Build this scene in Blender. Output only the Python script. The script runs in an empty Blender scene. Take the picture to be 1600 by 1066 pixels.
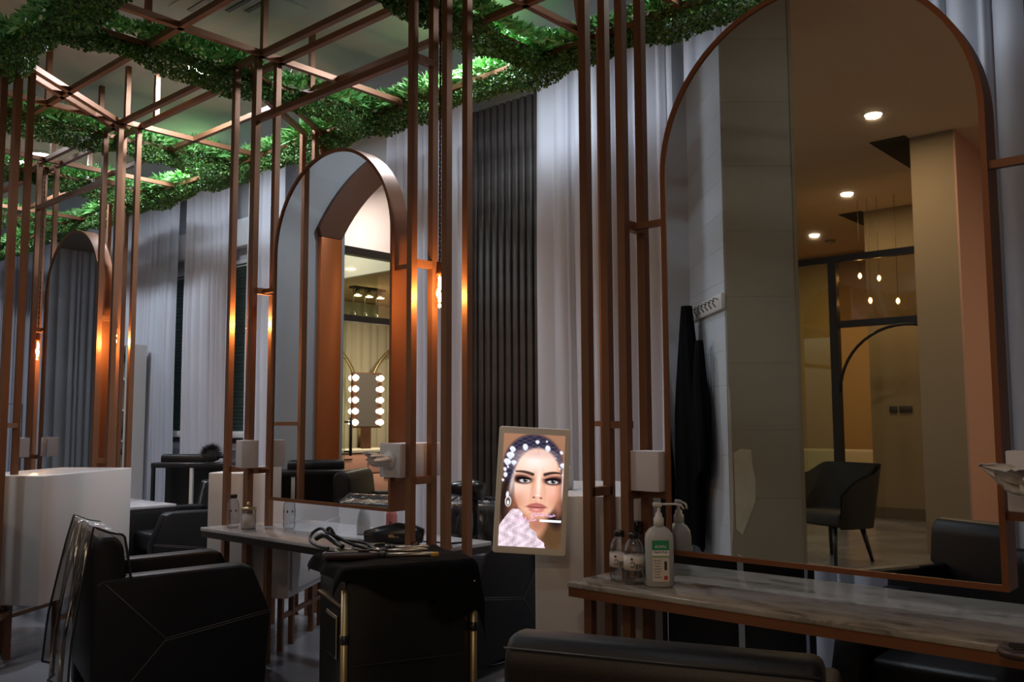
import bpy, bmesh, math, random
import numpy as np
from math import sin, cos, pi, radians, sqrt
from mathutils import Vector, Matrix
random.seed(7); rng = np.random.default_rng(7)
S = bpy.context.scene
COL = S.collection

# ------------------------------------------------------------------ camera, light, exposure
cam = bpy.data.cameras.new('camera'); cam_o = bpy.data.objects.new('camera', cam); COL.objects.link(cam_o)
cam.sensor_width = 36; cam.lens = 36 * 1400 / 1600; cam.clip_start = .05
YAW, PITCH, ROLL = radians(41.7), radians(5.06), radians(.2)
fw = Vector((-sin(YAW) * cos(PITCH), cos(YAW) * cos(PITCH), sin(PITCH)))
rt = Vector((cos(YAW), sin(YAW), 0)); up = rt.cross(fw)
r2 = rt * cos(ROLL) - up * sin(ROLL); u2 = up * cos(ROLL) + rt * sin(ROLL)
R = Matrix((r2, u2, -fw)).transposed().to_4x4()
cam_o.matrix_world = Matrix.Translation((0, 0, 1.42)) @ R
S.camera = cam_o
S.view_settings.view_transform = 'Standard'; S.view_settings.look = 'None'
S.view_settings.exposure = 0; S.view_settings.gamma = 1
w = bpy.data.worlds.new('world'); S.world = w; w.use_nodes = True
w.node_tree.nodes['Background'].inputs[0].default_value = (.5, .55, .65, 1)
w.node_tree.nodes['Background'].inputs[1].default_value = .02

def area(name, loc, size, power, col, rot=(0, 0, 0), sy=None, spread=180):
    l = bpy.data.lights.new(name, 'AREA'); l.energy = power; l.color = col; l.size = size
    l.spread = radians(spread); l.shape = 'DISK'
    if sy: l.shape = 'RECTANGLE'; l.size_y = sy
    o = bpy.data.objects.new(name, l); COL.objects.link(o); o.location = loc; o.rotation_euler = rot
    return o
COOL = (.78, .88, 1); WARM = (1, .62, .3); NEUT = (1, .9, .78)
# salon ceiling lights: two have fixtures further down, the others are added fill
ZF = 4.5                          # the front part of the room has a higher ceiling
SALON_DL_AND_FILL = [(-9.2, 3.36, 46), (-6.0, 3.3, 50), (-3.9, 3.9, 40), (-11.6, 3.4, 40), (-7.6, 3.9, 36), (-1.9, 3.9, 22)]
for i, (x, y, p) in enumerate(SALON_DL_AND_FILL):
    area('downlight_or_fill_lamp', (x, y, 4.0), .3, p, COOL)
for x, y, p in ((-1.0, .5, 9), (-5.2, .6, 30)):  # added fill lamps without fixtures, for the front and the garland
    area('downlight_or_fill_lamp', (x, y, ZF - .03), .2, p, COOL)
area('downlight_or_fill_lamp', (-8.4, 2.5, 4.0), .3, 8, COOL)  # weak added fill, no fixture here
FAR_DL = [(-3.14, 5.96 - 9.02, 26), (-4.57, 5.96 - 12.0, 24), (-6.04, 5.96 - 14.37, 34)]
for x, y, p in FAR_DL:
    area('downlight_or_fill_lamp', (x, y, ZF - .03), .13, p, (1, .70, .40))
area('front_room_fill', (.9, -2.4, ZF - .03), .2, 40, (1, .74, .48))  # added warm fill lamps, outside every view, to lift the front ceiling
area('front_room_fill', (.9, -5.2, ZF - .03), .2, 60, (1, .72, .45))
area('front_room_fill', (-1.2, -8.2, ZF - .03), .2, 40, (1, .72, .45))
area('makeup_room_lamp', (-8.0, .4, 3.98), .4, 34, (1, .86, .78))
area('makeup_room_lamp', (-8.0, -1.6, 2.98), .4, 40, (1, .84, .62))

# ------------------------------------------------------------------ materials
M = {}
def mat(name, col, rough=.5, metal=0, spec=.5, noise=None, bump=None, coat=0, col2=None, emit=None, es=0, trans=0, alpha=1):
    m = bpy.data.materials.new(name); m.use_nodes = True; nt = m.node_tree
    b = nt.nodes['Principled BSDF']
    b.inputs['Base Color'].default_value = (*col, 1); b.inputs['Roughness'].default_value = rough
    b.inputs['Metallic'].default_value = metal; b.inputs['Specular IOR Level'].default_value = spec
    b.inputs['Coat Weight'].default_value = coat
    if trans: b.inputs['Transmission Weight'].default_value = trans
    if alpha < 1: b.inputs['Alpha'].default_value = alpha
    if emit: b.inputs['Emission Color'].default_value = (*emit, 1); b.inputs['Emission Strength'].default_value = es
    if noise:
        tc = nt.nodes.new('ShaderNodeTexCoord'); n = nt.nodes.new('ShaderNodeTexNoise')
        n.inputs['Scale'].default_value = noise; n.inputs['Detail'].default_value = 6
        nt.links.new(tc.outputs['Object'], n.inputs['Vector'])
        r = nt.nodes.new('ShaderNodeValToRGB'); r.color_ramp.elements[0].position = .35; r.color_ramp.elements[1].position = .65
        c2 = col2 or tuple(c * .82 for c in col)
        r.color_ramp.elements[0].color = (*c2, 1); r.color_ramp.elements[1].color = (*col, 1)
        nt.links.new(n.outputs['Fac'], r.inputs[0]); nt.links.new(r.outputs[0], b.inputs['Base Color'])
    if bump:
        sc, st = bump
        tc = nt.nodes.new('ShaderNodeTexCoord'); n = nt.nodes.new('ShaderNodeTexNoise'); n.inputs['Scale'].default_value = sc
        nt.links.new(tc.outputs['Object'], n.inputs['Vector'])
        bp = nt.nodes.new('ShaderNodeBump'); bp.inputs['Strength'].default_value = st; bp.inputs['Distance'].default_value = .01
        nt.links.new(n.outputs['Fac'], bp.inputs['Height']); nt.links.new(bp.outputs[0], b.inputs['Normal'])
    M[name] = m; return m
mat('copper', (.22, .098, .048), .46, .4, noise=3, col2=(.185, .08, .038))
mat('copper_frame', (.21, .08, .035), .42, .45)
mat('mirror', (.84, .86, .85), .01, 1)
mat('ceiling', (.50, .50, .52), .9)
mat('far_ceiling', (.66, .50, .34), .9)
mat('wall_grey', (.40, .41, .43), .85)
mat('wall_pale', (.50, .51, .53), .85)
mat('wallpaper_grey', (.50, .53, .57), .7)
mat('wallpaper_beige', (.36, .315, .22), .8, noise=2, col2=(.33, .29, .20))
mat('bare_plaster', (.66, .60, .42), .9, noise=6)
mat('pillar_beige', (.30, .235, .155), .85)
mat('pillar_pink', (.50, .30, .23), .85)
mat('far_wall', (.50, .30, .11), .85)
mat('far_grey', (.30, .24, .14), .85)
mat('skirting', (.16, .12, .08), .5)
mat('black_metal', (.012, .012, .012), .4)
mat('tile', (.20, .20, .215), .25, noise=1.4, col2=(.135, .135, .145))
mat('grout', (.10, .10, .11), .8)
mat('cabinet', (.60, .565, .545), .28, coat=.2)
mat('cabinet_edge', (.45, .42, .40), .4)
mat('leather', (.006, .0055, .006), .46, spec=.35, bump=(220, .06))
mat('leather_blue', (.008, .010, .014), .33, bump=(160, .25))
mat('stitch', (.18, .16, .14), .7)
mat('piping', (.03, .03, .03), .4)
mat('chrome', (.6, .6, .6), .18, 1)
mat('gold', (.46, .37, .20), .4, .9)
mat('white_plastic', (.62, .60, .57), .35)
mat('tissue_box', (.58, .54, .55), .5)
mat('tissue', (.74, .72, .70), .9)
mat('black_plastic', (.012, .012, .012), .3)
mat('black_cloth', (.004, .004, .004), .95, spec=.1)
mat('brown_plastic', (.05, .03, .028), .35)
mat('steel_rod', (.36, .32, .26), .3, .8)
mat('slat', (.055, .047, .043), .5, noise=5, col2=(.03, .025, .023))
mat('slat_back', (.018, .016, .015), .8)
mat('blind', (.045, .085, .075), .6)
mat('window_frame', (.62, .64, .66), .5)
mat('copper_panel', (.46, .125, .030), .34, .4)
mat('copper_dark', (.10, .038, .018), .45, .3)
mat('cream', (.80, .74, .58), .8)
mat('pink_wall', (.80, .70, .66), .85)
mat('orange_soffit', (.55, .33, .15), .8)
mat('pink_drawer', (.80, .42, .32), .45)
mat('drawer_gap', (.15, .07, .05), .7)
mat('green_label', (.02, .26, .10), .6)
mat('light_green', (.22, .42, .12), .6)
mat('paper_label', (.62, .56, .50), .6)
mat('ink', (.02, .02, .025), .6)
mat('red_ink', (.40, .05, .02), .6)
mat('white_ink', (.8, .8, .8), .6)
mat('heart', (.10, .02, .03), .6)
mat('pink_liquid', (.48, .16, .15), .25, coat=.4)
mat('translucent_white', (.42, .43, .44), .35, coat=.2)
mat('bottle_shadow', (.40, .41, .42), .35)
mat('jar_fill', (.66, .58, .50), .6)
mat('sofa', (.55, .45, .28), .9)
mat('dark_chair', (.012, .012, .008), .7)
mat('screen_frame', (.88, .80, .66), .5)
mat('switch', (.05, .045, .04), .4)
mat('fuzz', (.025, .02, .02), .9)
mat('bulb_on', (1, .8, .5), .3, emit=(1, .55, .18), es=55)
mat('bulb_white', (1, 1, 1), .3, emit=(1, .85, .62), es=9)
mat('spot_on', (1, 1, 1), .3, emit=(1, .86, .62), es=8)
mat('light_panel', (1, 1, 1), .3, emit=(1, .97, .93), es=14)
mat('light_panel_warm', (1, 1, 1), .3, emit=(1, .88, .70), es=14)
mat('green_plug', (.02, .22, .06), .4)
mat('amber_glass', (.55, .33, .04), .2)

def marble():
    m = bpy.data.materials.new('marble'); m.use_nodes = True; nt = m.node_tree; b = nt.nodes['Principled BSDF']
    tc = nt.nodes.new('ShaderNodeTexCoord'); n = nt.nodes.new('ShaderNodeTexNoise'); n.inputs['Scale'].default_value = 9; n.inputs['Detail'].default_value = 12; n.inputs['Distortion'].default_value = .5; n.inputs['Roughness'].default_value = .68
    mp = nt.nodes.new('ShaderNodeMapping'); mp.inputs['Scale'].default_value = (.6, 1.6, 1)
    nt.links.new(tc.outputs['Object'], mp.inputs[0]); nt.links.new(mp.outputs[0], n.inputs['Vector'])
    r = nt.nodes.new('ShaderNodeValToRGB'); e = r.color_ramp.elements
    e[0].position = .34; e[0].color = (.11, .09, .07, 1); e[1].position = .62; e[1].color = (.34, .30, .25, 1)
    k = e.new(.46); k.color = (.25, .22, .18, 1)
    nt.links.new(n.outputs['Fac'], r.inputs[0]); nt.links.new(r.outputs[0], b.inputs['Base Color'])
    b.inputs['Roughness'].default_value = .16; M['marble'] = m
marble()
mat('marble_white', (.44, .43, .44), .14, noise=4, col2=(.32, .31, .32))

def cloth_mat(name, col, tr=.35):
    m = bpy.data.materials.new(name); m.use_nodes = True; nt = m.node_tree; nt.nodes.clear()
    o = nt.nodes.new('ShaderNodeOutputMaterial'); d = nt.nodes.new('ShaderNodeBsdfDiffuse'); t = nt.nodes.new('ShaderNodeBsdfTranslucent'); x = nt.nodes.new('ShaderNodeMixShader')
    d.inputs[0].default_value = (*col, 1); t.inputs[0].default_value = (*col, 1); x.inputs[0].default_value = tr
    nt.links.new(d.outputs[0], x.inputs[1]); nt.links.new(t.outputs[0], x.inputs[2]); nt.links.new(x.outputs[0], o.inputs[0]); M[name] = m
cloth_mat('curtain', (.68, .69, .76), .25)
cloth_mat('curtain_cream', (.80, .74, .56), .3)

def glassy(name, tint, gloss=.12, rough=.03, wrinkle=None):
    m = bpy.data.materials.new(name); m.use_nodes = True; nt = m.node_tree; nt.nodes.clear()
    o = nt.nodes.new('ShaderNodeOutputMaterial'); t = nt.nodes.new('ShaderNodeBsdfTransparent'); g = nt.nodes.new('ShaderNodeBsdfGlossy'); x = nt.nodes.new('ShaderNodeMixShader')
    t.inputs[0].default_value = (*tint, 1); g.inputs['Roughness'].default_value = rough; g.inputs[0].default_value = (.9, .9, .9, 1)
    f = nt.nodes.new('ShaderNodeLayerWeight'); f.inputs[0].default_value = gloss
    mm = nt.nodes.new('ShaderNodeMath'); mm.operation = 'MULTIPLY_ADD'; mm.inputs[1].default_value = .7; mm.inputs[2].default_value = gloss
    nt.links.new(f.outputs['Fresnel'], mm.inputs[0]); nt.links.new(mm.outputs[0], x.inputs[0])
    nt.links.new(t.outputs[0], x.inputs[1]); nt.links.new(g.outputs[0], x.inputs[2]); nt.links.new(x.outputs[0], o.inputs[0])
    if wrinkle:
        tc = nt.nodes.new('ShaderNodeTexCoord'); n = nt.nodes.new('ShaderNodeTexNoise'); n.inputs['Scale'].default_value = wrinkle; n.inputs['Distortion'].default_value = 1
        mp = nt.nodes.new('ShaderNodeMapping'); mp.inputs['Scale'].default_value = (1, 1, .35)
        bp = nt.nodes.new('ShaderNodeBump'); bp.inputs['Strength'].default_value = .9; bp.inputs['Distance'].default_value = .05
        nt.links.new(tc.outputs['Object'], mp.inputs[0]); nt.links.new(mp.outputs[0], n.inputs['Vector']); nt.links.new(n.outputs['Fac'], bp.inputs['Height'])
        nt.links.new(bp.outputs[0], g.inputs['Normal'])
    M[name] = m
glassy('clear_plastic', (.52, .50, .48), .07, .2, wrinkle=8)
glassy('bottle_glass', (.90, .92, .94), .14, .03)
glassy('bulb_glass', (1, .93, .82), .06, .02)
glassy('partition_glass', (.66, .62, .56), .05, .02)
glassy('door_glass', (.82, .90, .80), .06, .02)
glassy('window_glass', (.7, .8, .78), .1, .02)

def leaf_mat(name, c1, c2, c3):
    m = bpy.data.materials.new(name); m.use_nodes = True; nt = m.node_tree; b = nt.nodes['Principled BSDF']
    g = nt.nodes.new('ShaderNodeNewGeometry'); r = nt.nodes.new('ShaderNodeValToRGB'); e = r.color_ramp.elements
    e[0].color = (*c1, 1); e[1].color = (*c3, 1); k = e.new(.55); k.color = (*c2, 1)
    nt.links.new(g.outputs['Random Per Island'], r.inputs[0]); nt.links.new(r.outputs[0], b.inputs['Base Color'])
    b.inputs['Roughness'].default_value = .45; M[name] = m
leaf_mat('small_leaf', (.035, .10, .025), (.08, .20, .05), (.19, .34, .07))
leaf_mat('long_leaf', (.09, .30, .07), (.17, .46, .12), (.32, .60, .20))

# ------------------------------------------------------------------ mesh helpers
class MB:
    def __init__(s): s.v = []; s.f = []; s.sm = []
    def add(s, v, f, smooth=False):
        n = len(s.v); s.v += [tuple(p) for p in v]; s.f += [tuple(i + n for i in q) for q in f]; s.sm += [smooth] * len(f); return s
    def box(s, c, d, rz=0, rx=0, ry=0):
        m = Matrix.Rotation(rz, 3, 'Z') @ Matrix.Rotation(ry, 3, 'Y') @ Matrix.Rotation(rx, 3, 'X'); c = Vector(c)
        v = [c + m @ Vector((x * d[0] / 2, y * d[1] / 2, z * d[2] / 2)) for x in (-1, 1) for y in (-1, 1) for z in (-1, 1)]
        return s.add(v, [(0, 1, 3, 2), (4, 6, 7, 5), (0, 4, 5, 1), (2, 3, 7, 6), (0, 2, 6, 4), (1, 5, 7, 3)])
    def bar(s, a, b, t, h=None):
        a = Vector(a); b = Vector(b); d = (b - a).normalized(); h = h or t
        u = Vector((0, 0, 1)) if abs(d.z) < .9 else Vector((0, 1, 0))
        r = d.cross(u).normalized(); u = r.cross(d)
        v = [p + r * x * t / 2 + u * y * h / 2 for p in (a, b) for x, y in ((-1, -1), (1, -1), (1, 1), (-1, 1))]
        return s.add(v, [(0, 1, 2, 3), (7, 6, 5, 4), (0, 4, 5, 1), (1, 5, 6, 2), (2, 6, 7, 3), (3, 7, 4, 0)])
    def prism(s, poly, z0, z1):
        n = len(poly); v = [(*p, z0) for p in poly] + [(*p, z1) for p in poly]
        return s.add(v, [tuple(range(n))[::-1], tuple(range(n, 2 * n))] + [(i, (i + 1) % n, n + (i + 1) % n, n + i) for i in range(n)])
    def extr(s, poly, fn, t0, t1):
        """poly of 2-D points placed by fn(u, v, t) at two depths"""
        n = len(poly); v = [fn(*p, t0) for p in poly] + [fn(*p, t1) for p in poly]
        return s.add(v, [tuple(range(n))[::-1], tuple(range(n, 2 * n))] + [(i, (i + 1) % n, n + (i + 1) % n, n + i) for i in range(n)])
    def tube(s, pts, r, n=8, rad=None):
        pts = [Vector(p) for p in pts]; N = len(pts); V = []; F = []
        pr = None
        for i, p in enumerate(pts):
            d = (pts[min(i + 1, N - 1)] - pts[max(i - 1, 0)]).normalized()
            if pr is None: pr = d.orthogonal().normalized()
            pr = (pr - d * pr.dot(d)).normalized(); q = d.cross(pr); rr = rad[i] if rad else r
            V += [p + (pr * cos(2 * pi * k / n) + q * sin(2 * pi * k / n)) * rr for k in range(n)]
        for i in range(N - 1):
            F += [(i * n + k, i * n + (k + 1) % n, (i + 1) * n + (k + 1) % n, (i + 1) * n + k) for k in range(n)]
        F += [tuple(range(n))[::-1], tuple(range((N - 1) * n, N * n))]
        return s.add(V, F, True)
    def lathe(s, prof, c=(0, 0, 0), n=20, sx=1, sy=1, sq=1):
        V = []; F = []; m = len(prof)
        for r, z in prof:
            for k in range(n):
                a = 2 * pi * k / n; ca, sa = cos(a), sin(a)
                if sq != 1: ca = math.copysign(abs(ca) ** sq, ca); sa = math.copysign(abs(sa) ** sq, sa)
                V.append((c[0] + r * sx * ca, c[1] + r * sy * sa, c[2] + z))
        for i in range(m - 1):
            F += [(i * n + k, i * n + (k + 1) % n, (i + 1) * n + (k + 1) % n, (i + 1) * n + k) for k in range(n)]
        F += [tuple(range(n))[::-1], tuple(range((m - 1) * n, m * n))]
        return s.add(V, F, True)
    def grid(s, fn, nu, nv, smooth=True):
        V = [fn(i / nu, j / nv) for j in range(nv + 1) for i in range(nu + 1)]
        return s.add(V, [(j * (nu + 1) + i, j * (nu + 1) + i + 1, (j + 1) * (nu + 1) + i + 1, (j + 1) * (nu + 1) + i) for j in range(nv) for i in range(nu)], smooth)
    def mesh(s, name, m, bevel=0, seg=2):
        me = bpy.data.meshes.new(name); me.from_pydata(s.v, [], s.f); me.update()
        me.polygons.foreach_set('use_smooth', s.sm)
        if bevel:
            bm = bmesh.new(); bm.from_mesh(me)
            bmesh.ops.recalc_face_normals(bm, faces=bm.faces)
            ed = [e for e in bm.edges if len(e.link_faces) == 2 and e.calc_face_angle(0) > .5]
            bmesh.ops.bevel(bm, geom=ed, offset=bevel, segments=seg, profile=.5, affect='EDGES', clamp_overlap=True)
            for f in bm.faces: f.smooth = True
            bm.to_mesh(me); bm.free()
            try: me.set_sharp_from_angle(angle=radians(50))
            except Exception: pass
        me.materials.append(M[m]); return me
    def build(s, name, m, parent=None, bevel=0, seg=2, kind=None, label=None):
        o = bpy.data.objects.new(name, s.mesh(name, m, bevel, seg)); COL.objects.link(o)
        if parent: o.parent = parent
        if kind: o['kind'] = kind
        if label: o['label'] = label
        return o
def thing(name, label, cat, loc=(0, 0, 0), rz=0, group=None):
    o = bpy.data.objects.new(name, None); COL.objects.link(o); o.location = loc; o.rotation_euler = (0, 0, rz)
    o.empty_display_size = .1; o['label'] = label; o['category'] = cat
    if group: o['group'] = group
    return o
def tag(o, label, cat, group=None):
    o['label'] = label; o['category'] = cat
    if group: o['group'] = group
    return o
def kids(o): return [c for c in bpy.data.objects if c.parent == o]
def copy_tree(o, parent=None):
    c = o.copy(); COL.objects.link(c); c.parent = parent
    for ch in kids(o): copy_tree(ch, c)
    return c
def dup(o, loc, rz, label, group=None):
    c = copy_tree(o); c.location = loc; c.rotation_euler = (0, 0, rz); c['label'] = label
    if group: c['group'] = group
    elif 'group' in c: del c['group']
    return c
def inst(name, me, loc, rz=0, parent=None, kind=None):
    o = bpy.data.objects.new(name, me); COL.objects.link(o); o.location = loc; o.rotation_euler = (0, 0, rz)
    if parent: o.parent = parent
    if kind: o['kind'] = kind
    return o
def text(name, s, size, m, parent, loc, rot, align='CENTER', ext=.0004, off=0):
    c = bpy.data.curves.new(name, 'FONT'); c.body = s; c.size = size; c.align_x = align; c.extrude = ext; c.resolution_u = 3; c.offset = off
    o = bpy.data.objects.new(name, c); COL.objects.link(o); bpy.context.view_layer.update()
    me = bpy.data.meshes.new_from_object(o.evaluated_get(bpy.context.evaluated_depsgraph_get())); bpy.data.objects.remove(o)
    me.materials.clear(); me.materials.append(M[m]); q = bpy.data.objects.new(name, me); COL.objects.link(q)
    q.parent = parent; q.location = loc; q.rotation_euler = rot; return q
VY = lambda y: 5.96 - y          # where a point seen in the mirrors really stands

# ------------------------------------------------------------------ room shell
ZC = 4.05
fl = MB().box((-5.5, -2.6, -.03), (17.4, 15.9, .04)).build('floor', 'grout', kind='structure')
tl = MB().box((0, 0, 0), (1.096, 1.096, .02)).mesh('floor_tile', 'tile')
for i in range(15):
    for j in range(14):
        inst('floor_tile', tl, (-13.45 + i * 1.1, -9.75 + j * 1.1, -.01), 0, fl)
MB().box((-5.5, 3.15, ZC + .05), (17.4, 4.3, .1)).build('ceiling', 'ceiling', kind='structure')
MB().box((-5.5, -4.8, ZF + .05), (17.4, 11.7, .1)).build('ceiling_front', 'far_ceiling', kind='structure')
MB().box((-5.5, 1.02, (ZC + ZF) / 2 + .02), (17.4, .06, ZF - ZC + .06)).build('trim_2', 'ceiling', kind='structure')
MB().box((-5.5, 5.25, 2.02), (17.4, .1, 4.1)).build('wall_back', 'wall_pale', kind='structure')
MB().box((-14.1, -2.6, 2.02), (.1, 15.8, 5.1)).build('wall_left', 'wall_grey', kind='structure')
MB().box((3.15, -2.6, 2.02), (.1, 15.8, 5.1)).build('wall_right', 'wall_grey', kind='structure')
MB().box((-5.5, VY(16.45), 2.25), (17.4, .1, 4.6)).build('wall_front', 'far_wall', kind='structure')

# windows with green blinds behind the curtains
for n, (x0, x1) in enumerate(((-10.3, -9.1), (-8.7, -7.7))):
    wn = MB()
    z0, z1 = 1.15, 3.1
    for a, b in (((x0, z0), (x1, z0)), ((x0, z1), (x1, z1)), ((x0, z0), (x0, z1)), ((x1, z0), (x1, z1))):
        wn.bar((a[0], 5.17, a[1]), (b[0], 5.17, b[1]), .07)
    wo = wn.build('window_%d' % (n + 1), 'window_frame', kind='structure')
    MB().box(((x0 + x1) / 2, 5.185, (z0 + z1) / 2), (x1 - x0, .01, z1 - z0)).build('pane', 'window_glass', wo)
    sl = MB().box((0, 0, 0), (x1 - x0 - .08, .012, .034), rx=.5).mesh('blind_slat', 'blind')
    for k in range(48): inst('blind_slat', sl, ((x0 + x1) / 2, 5.14, z0 + .05 + k * .04), 0, wo)
    MB().box(((x0 + x1) / 2, 5.13, 3.42), (x1 - x0 + .1, .09, .30)).build('lintel', 'window_frame', wo, bevel=.01)
    MB().box(((x0 + x1) / 2, 5.12, 1.28), (x1 - x0 + .1, .12, .07)).build('window_sill', 'window_frame', wo, bevel=.01)
MB().box((-5.5, 5.18, .06), (17, .03, .12)).build('baseboard_back', 'wall_grey', kind='structure')

# fluted dark wood panel on the back wall
wp = MB().box((-4.575, 5.12, 1.95), (.70, .03, 3.9)).build('wood_panel', 'slat_back')
tag(wp, 'dark brown fluted wood wall panel between the white curtains', 'wall panel')
sm_ = MB().box((0, 0, 1.95), (.054, .045, 3.9)).mesh('slat', 'slat', bevel=.006, seg=1)
for k in range(10): inst('slat', sm_, (-4.90 + k * .0722, 5.07, 0), 0, wp)

# sheer curtains
def curtain(x0, x1, label, y=5.0, seed=0, z0=.02, z1=4.02, amp=.07, m='curtain', along='x', nm='curtain'):
    r = random.Random(seed); L = abs(x1 - x0); n = int(L * 110) + 8
    # fold positions of uneven spacing
    xs = [0]; 
    while xs[-1] < L: xs.append(xs[-1] + r.choice((.055, .07, .09, .12, .17)) * r.uniform(.85, 1.15))
    hs = [r.uniform(.35, 1) for _ in xs]; dr = [r.uniform(-.02, .02) for _ in xs]
    def fn(u, v):
        s = u * L; x = x0 + (x1 - x0) * u; k = 0
        lo, hi = 0, len(xs) - 1
        while hi - lo > 1:
            md = (lo + hi) // 2
            if xs[md] <= s: lo = md
            else: hi = md
        f = (s - xs[lo]) / (xs[lo + 1] - xs[lo]) if lo + 1 < len(xs) else 0
        h = hs[lo] * (1 - f) + hs[min(lo + 1, len(hs) - 1)] * f
        d = amp * h * (abs(sin(pi * f)) ** .8 - .5)
        d += .02 * sin(3.1 * s + seed) + .012 * sin(4 * v + s * 3)
        return (x + dr[lo] * v * sin(pi * f), y - d, z1 + (z0 - z1) * v) if along == 'x' else (y + d, x, z1 + (z0 - z1) * v)
    o = MB().grid(fn, n, 6).build(nm, m); tag(o, label, 'curtain'); return o
curtain(-14.0, -11.62, 'pale sheer curtain at the far left end of the back wall', seed=1)
curtain(-11.58, -9.55, 'white sheer curtain just left of the first green window gap', seed=2)
curtain(-9.36, -8.42, 'white sheer curtain hanging between the two green window gaps', seed=3)
curtain(-8.10, -7.45, 'narrow white curtain right of the second green window gap', seed=4)
curtain(-5.96, -4.93, 'white sheer curtain left of the dark fluted panel', seed=5)
curtain(-4.22, -3.03, 'white sheer curtain right of the dark fluted panel', seed=6)
curtain(-2.94, 2.9, 'long white sheer curtain behind the right arched mirror', seed=7)
curtain(-3.0, 4.9, 'pale curtain along the end wall, seen in the leftmost mirror', y=-13.9, seed=8, along='y')

# ------------------------------------------------------------------ pergola canopy
ZT, ZL, T = 3.65, 3.25, .036
ST = [dict(L=(-2.205, -2.02), R=(-.55, -.31), m=(-1.87, -.70), mz=.91, n='right'),
      dict(L=(-4.935, -4.695), R=(-3.28, -3.035), m=(-4.545, -3.475), mz=.965, n='middle'),
      dict(L=(-8.32, -8.06), R=(-6.79, -6.54), m=(-7.95, -6.90), mz=.95, n='left')]
can = thing('canopy_frame', 'copper coloured overhead canopy of square tubes hung from the ceiling', 'frame', (-5, 3, ZT))
def cbar(nm, a, b, t=T):
    o = MB().bar(Vector(a) - Vector((-5, 3, ZT)), Vector(b) - Vector((-5, 3, ZT)), t).build(nm, 'copper', can); return o
for y in (1.9, 2.41, 2.94, 3.08, 3.51, 4.12): cbar('long_beam', (-12, y, ZT), (.4, y, ZT))
BX = [(-.72, 1), (-.1, 0), (-2.42, 1), (-1.93, 0), (-3.41, 1), (-3.02, 0), (-5.05, 1), (-4.65, 0), (-6.92, 1), (-6.5, 0), (-8.42, 1), (-7.94, 0), (-10.4, 1), (-10.0, 0)]
for x, g in BX: cbar('cross_beam', (x, 1.9, ZT), (x, 4.12, ZT))
for a, b in (((-5.77, 1.91), (-6.60, 3.02)), ((-5.93, 1.96), (-6.70, 2.99)), ((-4.88, 3.0), (-5.64, 4.12)), ((-5.04, 3.0), (-5.72, 4.0)),
             ((-2.18, 3.0), (-2.94, 4.12)), ((-2.34, 3.0), (-3.02, 4.0)), ((-8.2, 3.0), (-8.96, 4.12)), ((-8.36, 3.0), (-9.04, 4.0))):
    cbar('diagonal_beam', (*a, ZT), (*b, ZT))
for x, y in ((-4.93, 3.5), (-4.62, 2.93), (-5.05, 2.41), (-6.42, 2.93), (-6.27, 3.08), (-6.96, 2.97), (-6.52, 2.41), (-7.8, 2.94), (-3.0, 3.5), (-2.9, 2.41), (-8.4, 3.5), (-1.0, 3.0)):
    cbar('hanger_rod', (x, y, ZT), (x, y, ZC), .034)

# posts of each station
post_me = {}
def post(parent, x, y, z1=ZT, o=(0, 0)):
    k = round(z1, 3)
    if k not in post_me: post_me[k] = MB().box((0, 0, z1 / 2), (T, T, z1)).mesh('post', 'copper')
    return inst('post', post_me[k], (x - o[0], y - o[1], 0), 0, parent)
for i, s in enumerate(ST):
    cx = (s['m'][0] + s['m'][1]) / 2
    fr = thing('mirror_stand', 'copper square-tube stand of slim posts holding the %s arched mirror' % {'right': 'large right', 'middle': 'middle', 'left': 'far left'}[s['n']], 'frame', (cx, 3.01, 0))
    o = (cx, 3.01)
    P = lambda x, y, z: Vector((x - cx, y - 3.01, z))
    for side in ('L', 'R'):
        for x in s[side]:
            for y in (2.94, 3.08): post(fr, x, y, ZT, o)
        a, b = s[side]
        for x, zz in ([(a, 1.13), (b, 1.13)] if side == 'L' else [(a, ZL), (a, 1.13)]):
            MB().bar(P(x, 2.94, zz), P(x, 3.08, zz), T).build('link_bar', 'copper', fr)
        inner, me = (b, s['m'][0]) if side == 'L' else (a, s['m'][1])
        MB().bar(P(inner, 2.94, 2.2), P(inner, 3.08, 2.2), T).build('link_bar', 'copper', fr)
        MB().bar(P(inner, 3.01, 2.2), P(me, 3.01, 2.2), .025).build('mirror_bracket', 'copper', fr)
        MB().bar(P(inner, 3.01, 1.13), P(me, 3.01, 1.13), .025).build('mirror_bracket', 'copper', fr)
    if i == 0: MB().bar(P(-2.205, 3.08, 1.40), P(-2.09, 3.08, 1.40), .03).build('link_bar', 'copper', fr)
    if i: MB().bar(P(s['L'][1], 2.94, ZL), P(s['R'][0], 2.94, ZL), T).build('top_rail', 'copper', fr)

# diagonal corner stands
def corner(pts, label):
    cx = sum(p[0] for p in pts) / len(pts); cy = sum(p[1] for p in pts) / len(pts)
    t = thing('corner_stand', label, 'frame', (cx, cy, 0))
    for x, y in pts: post(t, x, y, ZT, (cx, cy))
    for k in range(len(pts) - 1):
        for zz in (1.4, .28): MB().bar((pts[k][0] - cx, pts[k][1] - cy, zz), (pts[k + 1][0] - cx, pts[k + 1][1] - cy, zz), T * .8).build('link_bar', 'copper', t)
corner([(-5.80, 1.89), (-6.02, 2.04), (-5.95, 2.10), (-5.73, 1.95)], 'copper post cluster at the near left edge, behind the white cabinet')
corner([(-5.69, 3.97), (-5.60, 4.02), (-5.64, 4.12)], 'copper post cluster behind the top of the middle arched mirror')
corner([(-2.99, 3.97), (-2.90, 4.02), (-2.94, 4.12)], 'copper post cluster behind the white cabinet beside the right table')
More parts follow.
